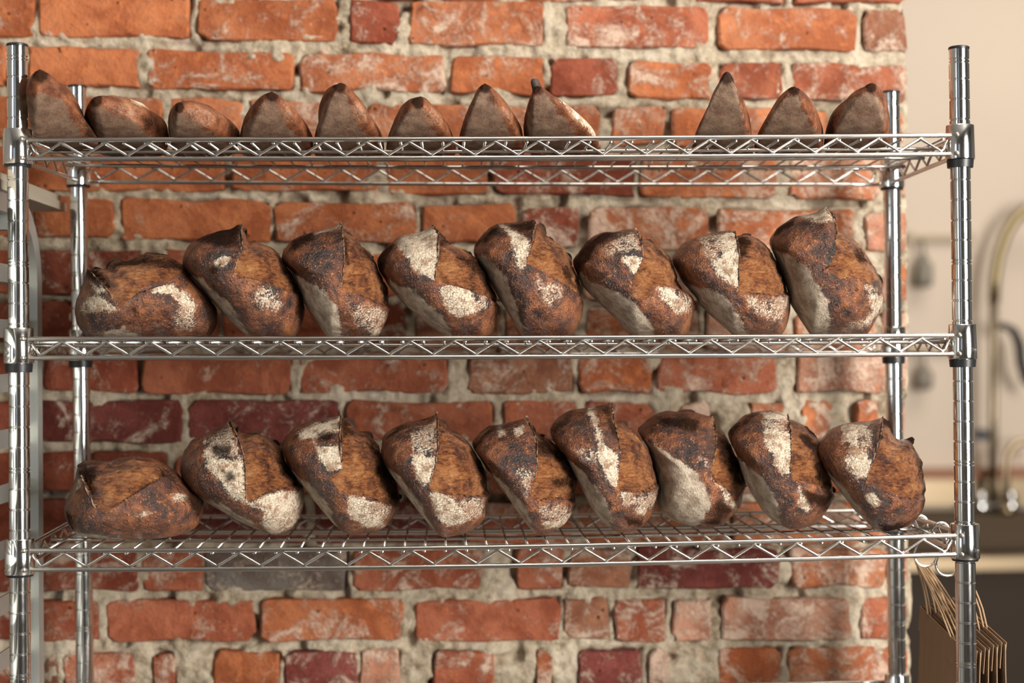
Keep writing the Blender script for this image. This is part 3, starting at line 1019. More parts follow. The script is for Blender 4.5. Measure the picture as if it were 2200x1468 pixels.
SL = 'upright sourdough loaves leaning in a row'
C1 = (140, 520, 6.382); C2 = (380, 470, 5.437); C3 = (590, 470, 5.437); C4 = (800, 470, 5.438); C5 = (1000, 460, 5.244)
C6 = (1220, 480, 5.645); C7 = (1430, 480, 5.645); C8 = (1640, 440, 4.893)
gM = 'sourdough loaves on the middle shelf'; gB = 'sourdough loaves on the lower shelf'; gT = 'pale pointed loaves on the top shelf'
def S(**kw):
    loaf('sourdough_loaf', mtl=SOUR, cat='bread', **kw)


S(crop=C1, shelf=2, Y0=.125, blen=.115, group=gM, seed=1,
  flaps=(([(560,370),(620,290),(740,240)], .005), ([(350,350),(440,365),(520,375)], .004), ([(1090,175),(1230,190),(1400,205)], .0045)),
  label='dark loaf sitting flat at the left end of the middle shelf, jagged burnt top',
  outline=[(130,920),(165,760),(240,600),(290,470),(340,380),(370,340),(440,360),(550,370),(620,290),(720,235),(800,260),(900,240),(1080,190),(1100,160),(1230,180),(1390,190),(1500,250),(1620,330),(1720,480),(1850,620),(2000,780),(2080,900),(2100,1040),(2080,1150),(1980,1290),(1700,1320),(1300,1330),(900,1330),(400,1320),(250,1250),(170,1130)],
  ear=[(370,420),(480,560),(600,680),(700,840)], lip=[(850,850),(1000,740),(1250,650),(1450,600)],
  grigne=[(380,400),(700,840),(760,900),(850,850),(1100,620),(1400,560),(1620,420),(1500,260),(1100,200),(700,260),(550,370)],
  flour=[[(200,860),(330,770),(500,760),(640,850),(720,930),(600,960),(400,980),(250,940)],[(400,590),(480,600),(570,700),(480,740),(420,680)],[(1200,710),(1430,600),(1600,700),(1770,870),(1700,960),(1560,880),(1450,720)]],
  wflour=[[(1400,950),(1700,950),(1800,1100),(1700,1260),(1500,1200)]],
  bottom=[(480,1310),(620,1200),(800,1180),(1060,1290),(1060,1400),(480,1400)],
  char=[[(550,380),(700,240),(1100,180),(1500,240),(1640,420),(1300,400),(850,380)],[(280,480),(360,350),(440,370),(600,640),(440,600)],[(1850,750),(2100,850),(2120,1200),(1950,1330),(1880,1000)],[(900,930),(980,890),(1020,980),(960,1050)],[(1320,960),(1420,960),(1400,1060),(1330,1040)]])  # right-hand polygon paints shade cast by the next loaf, others are char
S(crop=C2, shelf=2, Y0=.125, blen=.110, group=gM, seed=2,
  flaps=(([(760,95),(800,130),(830,200)], .005), ([(870,262),(930,262)], .003)),
  label='second loaf on the middle shelf, mostly dark with a small hole in its pale base',
  outline=[(80,540),(90,430),(150,340),(210,270),(370,190),(500,155),(640,130),(740,85),(800,95),(810,150),(800,250),(900,260),(1000,290),(1130,350),(1220,450),(1300,560),(1380,700),(1470,850),(1495,1020),(1470,1180),(1430,1290),(1350,1395),(1150,1405),(870,1390),(780,1320),(600,1150),(400,940),(200,700),(110,620)],
  ear=[(745,80),(755,200),(760,380),(740,480),(680,660)], lip=[(700,700),(950,750),(1350,880)],
  grigne=[(760,90),(770,380),(680,660),(700,700),(950,760),(1350,870),(1420,800),(1220,450),(1000,290),(820,260)],
  flour=[[(470,540),(560,470),(650,490),(620,560),(500,590)]],
  wflour=[[(860,960),(900,860),(1030,800),(1150,870),(1230,1000),(1150,1080),(900,1060)],[(900,880),(1100,900),(1150,1000),(950,1000)]],
  bottom=[(60,620),(180,670),(330,720),(480,880),(600,960),(720,1130),(800,1290),(870,1400),(600,1420),(60,900)],
  char=[[(200,260),(400,170),(740,80),(740,380),(600,400),(450,380),(300,330)],[(400,600),(520,590),(500,660),(420,680)],[(1240,600),(1400,760),(1500,1000),(1460,1250),(1340,1100),(1350,900)],[(390,770),(440,800),(480,890),(420,860)]])  # polygon along the right side is painted crevice shade, the rest real marks
S(crop=C3, shelf=2, Y0=.125, blen=.110, group=gM, seed=3,
  flaps=(([(790,85),(840,150),(890,185),(920,220)], .004), ([(1110,410),(1160,460)], .003)),
  label='tilted loaf third from left on the middle shelf, upright score line and blackened crest',
  outline=[(80,460),(100,380),(190,270),(300,210),(450,160),(680,125),(770,90),(815,75),(840,150),(890,180),(990,250),(1010,310),(1140,430),(1190,530),(1240,650),(1330,820),(1345,1000),(1320,1130),(1270,1260),(1200,1380),(1000,1400),(640,1395),(520,1220),(400,1060),(330,940),(200,600),(100,520)],
  ear=[(770,95),(790,300),(805,480),(800,700),(770,840)], lip=[(770,880),(950,890),(1180,990),(1340,1030)],
  grigne=[(790,90),(870,480),(820,700),(770,850),(900,880),(1150,960),(1340,1030),(1330,820),(1140,430),(990,250),(840,150)],
  flour=[[(470,180),(760,110),(760,150),(480,195)],[(1090,1290),(1200,1250),(1240,1300),(1150,1370)]],
  wflour=[[(800,920),(1100,1000),(1330,1060),(1300,1180),(1200,1330),(1080,1310),(950,1230),(850,1050)]],
  bottom=[(190,600),(350,730),(560,850),(700,980),(740,1100),(770,1250),(790,1400),(600,1420),(150,900)],
  char=[[(800,100),(880,300),(885,560),(830,620),(800,300)],[(850,180),(1000,260),(1180,500),(1260,700),(1080,460)],[(200,260),(460,160),(480,300),(300,400),(160,420)],[(1200,700),(1350,850),(1350,1000),(1250,960)]])
S(crop=C4, shelf=2, Y0=.125, blen=.112, group=gM, seed=4,
  flaps=(([(740,130),(820,190),(850,250),(930,290)], .004), ([(1100,370),(1180,425)], .003)),
  label='middle shelf loaf with a large cracked cream flour patch and another below it',
  outline=[(50,500),(60,460),(130,370),(220,290),(320,210),(450,190),(560,170),(640,140),(700,120),(760,135),(820,190),(850,250),(930,295),(1100,370),(1190,430),(1250,480),(1330,620),(1420,800),(1460,900),(1470,1050),(1440,1180),(1400,1300),(1310,1390),(950,1390),(800,1310),(600,1170),(400,1010),(190,780),(140,700),(70,600)],
  ear=[(705,130),(775,250),(770,430),(750,620),(735,760)], lip=[(770,800),(950,800),(1100,850),(1300,910),(1450,970)],
  grigne=[(780,140),(790,430),(740,700),(740,770),(900,800),(1100,850),(1300,910),(1440,960),(1420,800),(1190,430),(930,290)],
  flour=[[(290,290),(340,210),(690,140),(770,250),(760,450),(735,760),(640,700),(500,620),(420,480),(340,400)],[(790,810),(950,800),(1150,870),(1200,1080),(1000,1140),(900,1080),(820,950)]],
  wflour=[[(1100,860),(1400,950),(1380,1050),(1200,1120)]],
  bottom=[(140,710),(300,780),(530,860),(640,1010),(780,1080),(860,1200),(900,1290),(950,1410),(700,1420),(100,900)],
  char=[[(780,140),(930,290),(830,330),(790,560)],[(980,480),(1200,430),(1460,900),(1330,890),(1150,620)],[(50,450),(200,290),(280,330),(200,560),(90,620)]])
S(crop=C5, shelf=2, Y0=.125, blen=.110, group=gM, seed=5,
  flaps=(([(830,90),(890,160),(910,220)], .005), ([(930,245),(1000,295)], .003), ([(1150,420),(1200,500)], .003)),
  label='fifth loaf on the middle shelf, slanting floury streak above a shiny blistered crust',
  outline=[(95,450),(110,360),(190,250),(280,170),(360,125),(520,110),(640,95),(770,90),(840,90),(890,160),(910,220),(990,290),(1130,390),(1200,500),(1220,580),(1300,720),(1310,850),(1330,1050),(1310,1160),(1250,1290),(1160,1385),(950,1400),(660,1390),(560,1230),(450,1060),(350,900),(200,620),(130,520)],
  ear=[(790,130),(770,250),(740,400),(710,480)], lip=[(700,640),(850,700),(1050,800),(1250,920)],
  grigne=[(810,110),(790,300),(720,480),(690,600),(780,640),(950,700),(1150,820),(1300,930),(1300,720),(1200,500),(1130,390),(990,290),(900,180)],
  flour=[[(390,150),(460,160),(640,300),(730,400),(700,500),(640,640),(570,520),(540,340)]],
  wflour=[[(780,720),(1050,820),(1100,950),(950,1050),(800,950)]],
  bottom=[(100,480),(260,520),(380,640),(480,760),(530,900),(580,1060),(640,1230),(700,1410),(500,1420),(80,800)],
  char=[[(1050,590),(1180,600),(1280,880),(1150,800)],[(440,130),(780,110),(760,230),(640,260)],[(110,360),(280,180),(380,140),(420,260),(240,360)],[(830,90),(900,180),(980,280),(860,260)]])
S(crop=C6, shelf=2, Y0=.125, blen=.112, group=gM, seed=6,
  flaps=(([(850,120),(880,150),(900,220)], .004), ([(940,178),(1040,240)], .004)),
  label='strongly tilted middle shelf loaf with torn pale holes where its score ends',
  outline=[(55,470),(80,430),(150,330),(230,230),(330,150),(450,100),(560,105),(700,90),(820,100),(870,130),(900,175),(950,180),(1040,240),(1150,320),(1240,430),(1290,540),(1340,700),(1400,800),(1500,880),(1555,960),(1530,1050),(1500,1180),(1440,1320),(1380,1375),(1100,1380),(830,1370),(740,1300),(560,1120),(400,970),(250,830),(170,740),(110,600)],
  ear=[(830,110),(870,250),(905,400),(915,470)], lip=[(1060,790),(1200,790),(1400,830)],
  grigne=[(850,120),(920,440),(870,560),(800,680),(780,900),(870,970),(1000,900),(1060,790),(1200,790),(1380,810),(1340,700),(1290,540),(1150,320),(950,180)],
  flour=[[(680,500),(740,450),(900,520),(840,620),(860,680),(760,600)],[(1070,800),(1200,790),(1330,900),(1420,1060),(1330,1080),(1200,1000),(1120,900)]],
  wflour=[[(430,350),(560,250),(800,130),(880,400),(700,420),(500,440)],[(1200,800),(1500,920),(1450,1100),(1330,1050)]],
  bottom=[(170,610),(300,740),(500,820),(640,860),(780,950),(860,1030),(930,1120),(1000,1230),(1080,1390),(800,1420),(100,900)],
  char=[[(60,470),(230,230),(500,110),(650,200),(400,330),(300,500),(150,600)],[(900,570),(940,580),(930,620),(890,600)],[(920,720),(990,770),(950,790)],[(1000,200),(1200,380),(1300,600),(1160,440)]])
S(crop=C7, shelf=2, Y0=.125, blen=.112, group=gM, seed=7,
  flaps=(([(840,125),(880,150)], .003), ([(930,125),(1050,150)], .003)),
  label='second loaf from the right on the middle shelf, wide floury band and floury foot',
  outline=[(70,440),(110,370),(230,240),(380,170),(540,130),(690,110),(810,115),(850,125),(940,125),(1050,150),(1150,210),(1240,280),(1320,420),(1400,560),(1480,760),(1500,900),(1505,1020),(1480,1170),(1430,1290),(1370,1365),(1100,1370),(840,1360),(750,1270),(560,1110),(400,960),(370,890),(200,700),(150,600),(100,520)],
  ear=[(815,120),(870,300),(890,470),(885,600),(885,760)], lip=[(930,880),(1150,875),(1300,880),(1470,850)],
  grigne=[(830,130),(890,470),(900,640),(880,800),(900,880),(1100,870),(1300,880),(1460,850),(1480,760),(1320,420),(1240,280),(1050,150)],
  flour=[[(560,520),(860,300),(890,800),(760,720),(660,640)],[(970,890),(1100,890),(1100,1080),(990,1000)],[(640,240),(800,130),(860,300),(760,380)]],
  wflour=[[(380,190),(800,120),(880,400),(760,600),(560,560),(460,380)],[(970,890),(1300,890),(1480,860),(1500,1000),(1400,1220),(1250,1200),(1100,1080)]],
  bottom=[(230,720),(400,790),(600,840),(750,920),(830,1020),(900,1150),(1000,1370),(800,1420),(150,900)],
  char=[[(840,130),(960,130),(1060,260),(950,480),(890,400)],[(1250,280),(1400,560),(1500,820),(1400,740),(1300,500)]])
S(crop=C8, shelf=2, Y0=.125, blen=.112, group=gM, seed=8,
  flaps=(([(680,65),(740,130),(765,195)], .006), ([(1200,720),(1240,840)], .004), ([(1030,520),(1110,570)], .003)),
  label='tallest loaf of all, at the right end of the middle shelf, with big blisters',
  outline=[(58,390),(70,350),(130,260),(240,170),(350,120),(440,110),(560,95),(640,60),(690,60),(740,130),(765,190),(770,245),(840,280),(920,330),(1000,410),(1060,490),(1130,590),(1200,700),(1240,830),(1260,1000),(1230,1120),(1170,1230),(1120,1330),(1060,1378),(800,1385),(500,1375),(420,1250),(350,1140),(280,1030),(250,880),(180,700),(100,500)],
  ear=[(660,70),(740,200),(770,330),(745,500)], lip=[(600,740),(700,690),(780,700)],
  grigne=[(680,80),(775,250),(760,500),(740,600),(680,700),(800,820),(900,780),(1100,850),(1200,800),(1200,700),(1060,490),(920,330),(840,280)],
  flour=[[(400,140),(470,110),(650,70),(720,200),(640,230),(540,200)],[(1090,980),(1230,950),(1250,1050),(1180,1180),(1100,1260),(1050,1230),(1130,1130)]],
  wflour=[[(760,1320),(1000,1180),(1100,1300),(900,1380)],[(1050,850),(1180,900),(1150,1000),(1050,980)]],
  bottom=[(70,470),(200,530),(320,580),(400,650),(500,720),(540,810),(600,900),(680,1050),(700,1200),(680,1400),(400,1420),(100,900)],
  char=[[(690,60),(770,200),(765,330),(735,200)],[(900,470),(1000,480),(1130,620),(1000,640),(930,580)],[(880,820),(960,860),(990,940),(930,900)],[(440,845),(540,800),(520,825)],[(130,260),(350,120),(330,260),(150,380)]])

D1 = (120, 960, 6.382); D2 = (370, 890, 5.063); D3 = (590, 880, 5.062); D4 = (800, 880, 5.063); D5 = (1000, 890, 5.242)
D6 = (1170, 860, 4.735); D7 = (1350, 870, 5.244); D8 = (1550, 870, 5.062); D9 = (1740, 890, 5.437)
S(crop=D1, shelf=3, Y0=.115, blen=.112, group=gB, seed=11,
  flaps=(([(300,300),(370,235),(470,222),(590,222)], .005),),
  label='glossy loaf sitting flat at the left end of the lower shelf, golden split on top',
  outline=[(105,930),(130,800),(180,660),(260,500),(290,370),(300,300),(370,230),(470,215),(600,210),(720,210),(850,160),(1070,125),(1300,150),(1450,200),(1600,290),(1680,380),(1780,500),(1900,620),(2010,720),(2030,850),(2010,960),(1970,1080),(1900,1170),(1700,1250),(1500,1300),(1250,1310),(960,1310),(600,1300),(320,1260),(200,1180),(140,1050)],
  ear=[(380,380),(430,480),(500,640),(590,800)], lip=[(660,830),(830,740),(1000,620),(1200,490),(1400,380),(1550,330)],
  grigne=[(400,380),(590,810),(660,830),(830,740),(1000,620),(1200,480),(1400,370),(1560,330),(1450,210),(1070,140),(720,220),(560,330)],
  flour=[[(1570,600),(1700,600),(1800,620),(1780,660),(1600,690)],[(320,430),(360,440),(370,520),(330,550)],[(1110,850),(1200,810),(1260,840),(1180,880)]],
  bottom=[(200,1180),(350,1160),(600,1180),(760,1240),(1000,1290),(1200,1320),(900,1400),(200,1400)],
  char=[[(290,370),(370,230),(600,210),(560,330),(480,460),(400,400)],[(110,860),(300,900),(260,1150),(150,1050)],[(1650,480),(1800,560),(2020,760),(1980,1050),(1880,900)],[(1450,220),(1680,400),(1600,420),(1400,340)]])
S(crop=D2, shelf=3, Y0=.15, blen=.112, group=gB, seed=12,
  flaps=(([(630,100),(700,130),(720,190)], .006), ([(870,200),(920,200),(970,235)], .006), ([(1090,295),(1160,360)], .004)),
  label='second loaf on the lower shelf, two heavy mottled flour patches around an orange split',
  outline=[(90,620),(100,520),(150,400),(220,290),(340,235),(430,190),(540,140),(620,100),(690,110),(720,150),(730,200),(800,210),(870,190),(920,195),(980,230),(1080,290),(1180,380),(1230,520),(1320,640),(1420,790),(1435,900),(1420,1020),(1380,1150),(1310,1270),(1200,1330),(1120,1350),(1040,1330),(940,1290),(740,1200),(560,1090),(340,960),(160,820),(110,720)],
  ear=[(620,100),(700,220),(770,400),(805,640),(800,900)], lip=[(810,910),(900,860),(1050,810),(1200,780),(1380,770)],
  grigne=[(650,100),(720,200),(800,520),(805,880),(860,890),(1000,820),(1200,780),(1400,770),(1420,790),(1230,520),(1080,290),(920,200)],
  flour=[[(390,440),(560,420),(740,460),(805,650),(800,920),(700,880),(600,800),(530,640),(400,530)],[(340,250),(380,260),(420,420),(390,440)],[(820,920),(1000,830),(1200,800),(1400,830),(1430,1000),(1350,1200),(1120,1350),(980,1180),(980,1020)]],
  wflour=[[(340,250),(620,110),(700,230),(770,420),(600,450),(420,460)]],
  bottom=[(160,830),(320,890),(560,960),(700,1060),(830,1110),(920,1230),(1050,1360),(700,1360),(200,1000)],
  char=[[(640,90),(720,130),(730,230),(790,420),(730,330)],[(870,190),(920,180),(1230,520),(1420,790),(1200,640),(1000,330)],[(540,560),(680,540),(690,660),(600,680)],[(440,320),(640,320),(650,420),(500,420)]])
S(crop=D3, shelf=3, Y0=.15, blen=.112, group=gB, seed=13,
  flaps=(([(760,85),(820,110),(880,200)], .006), ([(930,250),(1030,268),(1075,330)], .004), ([(1290,960),(1360,950)], .008)),
  label='third loaf on the lower shelf, ragged black crest and black chip at its right',
  outline=[(80,430),(90,340),(160,260),(220,190),(350,140),(480,100),(640,85),(740,80),(800,90),(860,160),(910,250),(960,250),(1030,270),(1070,330),(1140,400),(1180,520),(1260,680),(1330,830),(1340,930),(1365,960),(1360,1080),(1300,1180),(1210,1290),(1100,1340),(960,1370),(850,1395),(770,1370),(640,1260),(500,1090),(330,870),(150,620),(110,520)],
  ear=[(715,85),(710,250),(720,430),(740,600)], lip=[(700,830),(800,860),(960,880),(1150,960),(1280,1010)],
  grigne=[(730,90),(740,600),(600,680),(700,820),(800,850),(960,880),(1150,960),(1290,1000),(1330,930),(1260,680),(1140,400),(910,260),(820,110)],
  flour=[[(250,250),(450,110),(710,90),(715,200),(560,220),(440,290),(300,280)],[(440,330),(560,360),(720,370),(740,610),(600,600),(500,530)],[(780,865),(960,890),(1100,960),(1150,1100),(1180,1250),(950,1230),(840,1120)]],
  wflour=[[(1000,900),(1290,1010),(1250,1150),(1150,1200)]],
  bottom=[(150,620),(300,720),(460,830),(560,950),(620,1070),(660,1200),(740,1370),(500,1370),(150,800)],
  char=[[(720,85),(800,80),(900,250),(760,250),(740,370),(720,300)],[(980,240),(1070,330),(1180,520),(1370,940),(1280,990),(1150,800),(1080,520)],[(470,230),(640,220),(640,310),(500,320)],[(1200,960),(1370,940),(1350,1020),(1290,1010)]])
S(crop=D4, shelf=3, Y0=.125, blen=.110, group=gB, seed=14,
  flaps=(([(730,90),(790,150),(830,200)], .004), ([(860,245),(940,275)], .003)),
  label='fourth loaf on the lower shelf, straight pale score crest and honey coloured round foot',
  outline=[(85,430),(100,350),(120,280),(180,240),(260,190),(380,145),(540,120),(640,95),(705,80),(750,100),(820,180),(840,240),(940,270),(1050,360),(1090,420),(1150,520),(1240,680),(1255,800),(1270,920),(1250,1050),(1220,1180),(1150,1280),(1050,1350),(900,1390),(790,1415),(740,1400),(680,1340),(550,1180),(400,980),(200,700),(100,530)],
  ear=[(705,80),(712,250),(710,400),(680,580),(630,740)], lip=[(630,820),(800,865),(1000,890),(1150,912),(1260,912)],
  grigne=[(725,90),(735,350),(700,520),(620,780),(640,820),(800,860),(1000,890),(1250,915),(1240,680),(1050,360),(840,240),(760,120)],
  flour=[[(440,440),(560,420),(700,480),(640,740),(580,770),(500,690)],[(630,830),(800,870),(900,900),(1000,1100),(1000,1170),(800,1200),(720,1120),(660,960)]],
  wflour=[[(410,220),(700,110),(710,400),(650,480),(450,460)],[(900,890),(1250,930),(1220,1170),(1000,1170)]],
  bottom=[(130,580),(280,680),(420,820),(520,960),(600,1120),(650,1240),(720,1390),(500,1390),(120,900)],
  char=[[(720,90),(830,220),(760,230),(740,420),(720,300)],[(1060,400),(1150,520),(1250,700),(1250,900),(1150,800),(1120,600)],[(120,280),(260,190),(700,80),(640,130),(380,170),(160,330)]])
S(crop=D5, shelf=3, Y0=.135, blen=.108, group=gB, seed=15,
  flaps=(([(700,90),(780,160),(800,200)], .004), ([(830,235),(900,255)], .004)),
  label='narrow brown loaf in the middle of the lower shelf, floury spot near its foot',
  outline=[(70,340),(100,290),(160,210),(270,130),(380,120),(500,95),(600,80),(670,70),(740,110),(800,190),(860,240),(960,300),(1050,380),(1130,480),(1210,600),(1260,720),(1250,850),(1240,980),(1210,1130),(1120,1250),(1000,1340),(900,1380),(830,1370),(760,1340),(600,1130),(450,900),(300,700),(160,480),(110,400)],
  ear=[(680,75),(750,200),(795,300),(800,580),(770,700)], lip=[(760,890),(850,920),(1000,900),(1200,960)],
  grigne=[(700,90),(800,300),(810,580),(750,760),(760,890),(900,920),(1050,890),(1200,920),(1250,850),(1210,600),(1050,380),(860,250)],
  flour=[[(860,1150),(1000,1180),(1180,1080),(1210,1130),(1100,1260),(900,1240)],[(370,140),(400,130),(430,180),(400,200)],[(560,150),(640,130),(640,190),(580,200)]],
  wflour=[[(780,930),(1000,930),(1180,1000),(1180,1090),(1000,1180),(860,1140)],[(560,560),(740,560),(760,760),(680,900),(600,700)]],
  bottom=[(200,560),(320,640),(480,760),(600,890),(680,1010),(730,1150),(800,1370),(600,1370),(150,800)],
  char=[[(700,90),(800,200),(960,310),(1100,480),(830,400),(800,520),(790,320)],[(950,680),(1180,640),(1240,860),(980,740)],[(80,330),(270,130),(660,80),(500,130),(260,220),(130,380)]])
S(crop=D6, shelf=3, Y0=.13, blen=.110, group=gB, seed=16,
  flaps=(([(640,65),(690,130)], .004), ([(740,205),(800,215),(850,270)], .004)),
  label='tallest loaf on the lower shelf, long cream flour streak running down from its top',
  outline=[(55,320),(70,270),(130,190),(240,120),(380,95),(520,75),(600,60),(670,68),(690,140),(710,190),(800,210),(860,280),(930,310),(1010,430),(1070,550),(1120,720),(1160,860),(1155,960),(1110,1110),(1050,1250),(980,1330),(880,1365),(780,1385),(700,1350),(630,1290),(540,1200),(450,1060),(350,850),(200,540),(100,440)],
  ear=[(670,70),(700,230),(750,370),(775,530)], lip=[(740,885),(870,885),(1010,900),(1130,880)],
  grigne=[(690,150),(775,530),(750,700),(730,880),(850,885),(1000,900),(1140,880),(1120,720),(1010,430),(860,280),(750,200)],
  flour=[[(450,90),(520,90),(560,240),(600,400),(740,540),(750,700),(730,850),(640,740),(570,600),(560,420),(500,240)],[(770,890),(850,900),(860,1000),(780,1010)],[(900,1040),(1040,1060),(1020,1140),(940,1120)]],
  wflour=[[(770,890),(1000,905),(1140,890),(1120,1100),(1000,1120),(880,1080),(780,1010)],[(300,460),(520,450),(540,600),(400,560)]],
  bottom=[(200,550),(330,640),(480,770),(560,870),(630,980),(680,1150),(690,1360),(500,1360),(150,800)],
  char=[[(540,75),(670,65),(690,180),(760,400),(700,350),(620,180)],[(60,300),(240,120),(440,110),(300,170),(130,330)],[(800,1150),(1000,1180),(1000,1300),(850,1260)]])
S(crop=D7, shelf=3, Y0=.18, blen=.112, group=gB, seed=17,
  flaps=(([(900,160),(940,170)], .004), ([(1300,860),(1330,950)], .004), ([(560,80),(680,76),(760,100)], .003)),
  label='lower shelf loaf turned so that its broad pale floured base faces out',
  outline=[(90,280),(170,220),(240,150),(340,90),(430,60),(560,75),(680,70),(800,110),(930,165),(960,230),(1050,290),(1110,360),(1160,480),(1230,620),(1300,760),(1330,900),(1290,1030),(1270,1150),(1180,1260),(1060,1370),(900,1400),(780,1390),(640,1370),(480,1310),(350,1200),(320,1080),(330,930),(290,760),(220,480),(150,360)],
  ear=[(930,170),(970,330),(960,520),(920,700)], lip=[(930,760),(1050,840),(1130,950)],
  grigne=[(960,230),(970,400),(925,700),(950,800),(1100,900),(1250,1000),(1330,900),(1230,620),(1110,360)],
  flour=[[(930,760),(1040,830),(1110,980),(1100,1060),(1060,1010),(1010,880)],[(1150,1060),(1210,1130),(1210,1170),(1160,1110)]],
  wflour=[[(760,480),(900,560),(910,690),(780,600)]],
  bottom=[(150,330),(300,400),(480,500),(620,600),(740,680),(830,820),(910,960),(910,1100),(820,1260),(740,1400),(400,1420),(200,1000)],
  char=[[(300,130),(560,80),(800,130),(780,260),(600,240),(400,200)],[(1000,950),(1150,1150),(1000,1350),(850,1300),(940,1120)],[(1110,380),(1230,620),(1330,900),(1200,900),(1130,640)]])
S(crop=D8, shelf=3, Y0=.135, blen=.110, group=gB, seed=18,
  flaps=(([(900,245),(960,315),(1040,390)], .004), ([(1195,900),(1235,1000)], .005)),
  label='second loaf from the right on the lower shelf, narrow crackled cream patch, dark foot',
  outline=[(65,320),(80,270),(170,180),(240,110),(340,75),(430,65),(560,65),(660,95),(720,150),(800,180),(900,240),(960,310),(1060,400),(1080,500),(1130,640),(1200,850),(1235,970),(1220,1060),(1170,1130),(1130,1200),(1040,1320),(900,1370),(760,1390),(640,1330),(540,1270),(440,1160),(330,980),(250,820),(160,530),(100,420)],
  ear=[(715,150),(745,300),(755,480),(745,700)], lip=[(750,780),(850,770),(1000,830),(1100,890),(1210,980)],
  grigne=[(730,170),(760,480),(750,720),(780,770),(900,780),(1050,860),(1180,950),(1200,850),(1060,450),(960,310),(800,190)],
  flour=[[(430,80),(560,70),(690,110),(720,180),(500,140)],[(450,260),(600,240),(735,300),(755,500),(745,700),(660,690),(580,600),(550,500)],[(830,800),(860,900),(960,1100),(930,1110),(860,1040)]],
  wflour=[[(430,80),(700,110),(740,280),(600,300),(460,260)]],
  bottom=[(150,520),(280,620),(420,720),(520,830),(600,960),(640,1150),(650,1360),(500,1360),(150,900)],
  char=[[(780,200),(960,310),(1050,420),(1000,520),(860,350)],[(850,860),(1200,960),(1150,1150),(950,1050)],[(1000,560),(1200,880),(1120,880),(1020,760)],[(80,270),(340,80),(420,90),(300,180),(120,360)]])
S(crop=D9, shelf=3, Y0=.095, blen=.108, group=gB, seed=19,
  flaps=(([(850,80),(900,90),(935,145)], .006), ([(1060,330),(1100,330),(1140,290),(1200,370)], .008), ([(1260,500),(1310,640)], .004)),
  label='torn loaf at the right end of the lower shelf with two jagged black peaks',
  outline=[(75,450),(90,380),(150,280),(240,190),(350,140),(450,115),(620,95),(750,90),(830,72),(900,85),(940,150),(970,250),(1050,300),(1100,310),(1140,280),(1220,380),(1290,540),(1330,720),(1350,900),(1330,1080),(1300,1180),(1220,1280),(1120,1350),(950,1395),(820,1395),(740,1350),(620,1240),(500,1120),(380,950),(250,780),(120,560)],
  ear=[(835,80),(830,180),(790,320),(740,500),(690,640)], lip=[(750,790),(880,870),(1050,940),(1250,975)],
  grigne=[(850,90),(830,250),(740,520),(650,750),(760,770),(1000,900),(1250,970),(1340,960),(1330,720),(1220,380),(1110,320),(970,260),(920,120)],
  flour=[[(400,130),(690,110),(700,180),(560,180),(560,340),(400,300)],[(450,440),(600,400),(740,480),(660,660),(560,680),(450,600)],[(680,900),(740,860),(800,1010),(770,1080),(720,1040)]],
  wflour=[[(400,130),(720,150),(760,320),(720,480),(450,500)]],
  bottom=[(130,600),(280,700),(400,800),(500,930),(580,1050),(650,1200),(720,1360),(600,1360),(120,900)],
  char=[[(850,90),(880,150),(800,350),(830,180)],[(1080,400),(1140,290),(1240,420),(1100,360)],[(700,780),(760,800),(740,850)],[(1240,480),(1310,620),(1330,760),(1270,700)],[(800,1250),(1100,1240),(1250,1200),(1100,1360),(850,1380)]])


def T(Y0=.135, **kw):
    loaf('pointed_loaf', mtl=BATARD, cat='bread', kind='batard', shelf=1, Y0=Y0, group=gT, nth=110, nph=80, pw=2.2, **kw)


E1 = (30, 150, 6.47); E3 = (350, 170, 6.47); E5 = (660, 160, 6.47); E7 = (970, 150, 6.47); E9 = (1470, 140, 4.783)
T(crop=E1, blen=.105, Y0=.055, clear='fl', seed=31, tip=(370,160), tipspot=90, label='leftmost loaf on the top shelf, against the front post, with dark upturned tip',
  outline=[(100,450),(130,330),(200,210),(240,150),(280,165),(360,100),(430,130),(560,190),(700,300),(850,400),(930,520),(990,680),(1080,830),(1200,960),(700,990),(300,985),(230,900),(170,750),(110,600)],
  bottom=[(90,420),(280,450),(420,430),(520,480),(650,500),(760,660),(900,850),(1020,1100),(270,1100),(100,900)], char=[[(820,500),(1000,600),(1200,960),(1000,900)]])
T(crop=E1, blen=.145, seed=32, tip=(1150,470), tipspot=60, label='low broad pointed loaf, second on the top shelf, dusted white along its back',
  outline=[(965,600),(1000,500),(1100,400),(1250,350),(1450,350),(1520,340),(1700,385),(1850,410),(1950,500),(2100,580),(2150,700),(2180,800),(2100,970),(1900,990),(1600,990),(1300,980),(1150,900),(1020,740)],
  bottom=[(960,700),(1100,560),(1250,600),(1400,640),(1700,760),(1800,850),(2050,930),(1900,1100),(1300,1100),(1050,900)], flour=[[(1350,340),(1500,330),(1850,400),(1920,500),(1750,480),(1500,400)]], char=[[(1750,650),(1900,560),(1960,860),(1820,860)]])
T(crop=E3, blen=.14, seed=33, tip=(230,430), tipspot=48, label='rounded reddish loaf, third on the top shelf, small black tip low on its left',
  outline=[(70,540),(90,400),(180,300),(300,265),(480,250),(600,280),(720,320),(850,410),(1000,520),(1070,600),(1050,700),(990,820),(900,860),(400,860),(160,850),(110,720)],
  bottom=[(60,540),(200,500),(300,500),(400,600),(600,700),(750,780),(950,830),(900,960),(160,960),(60,700)])
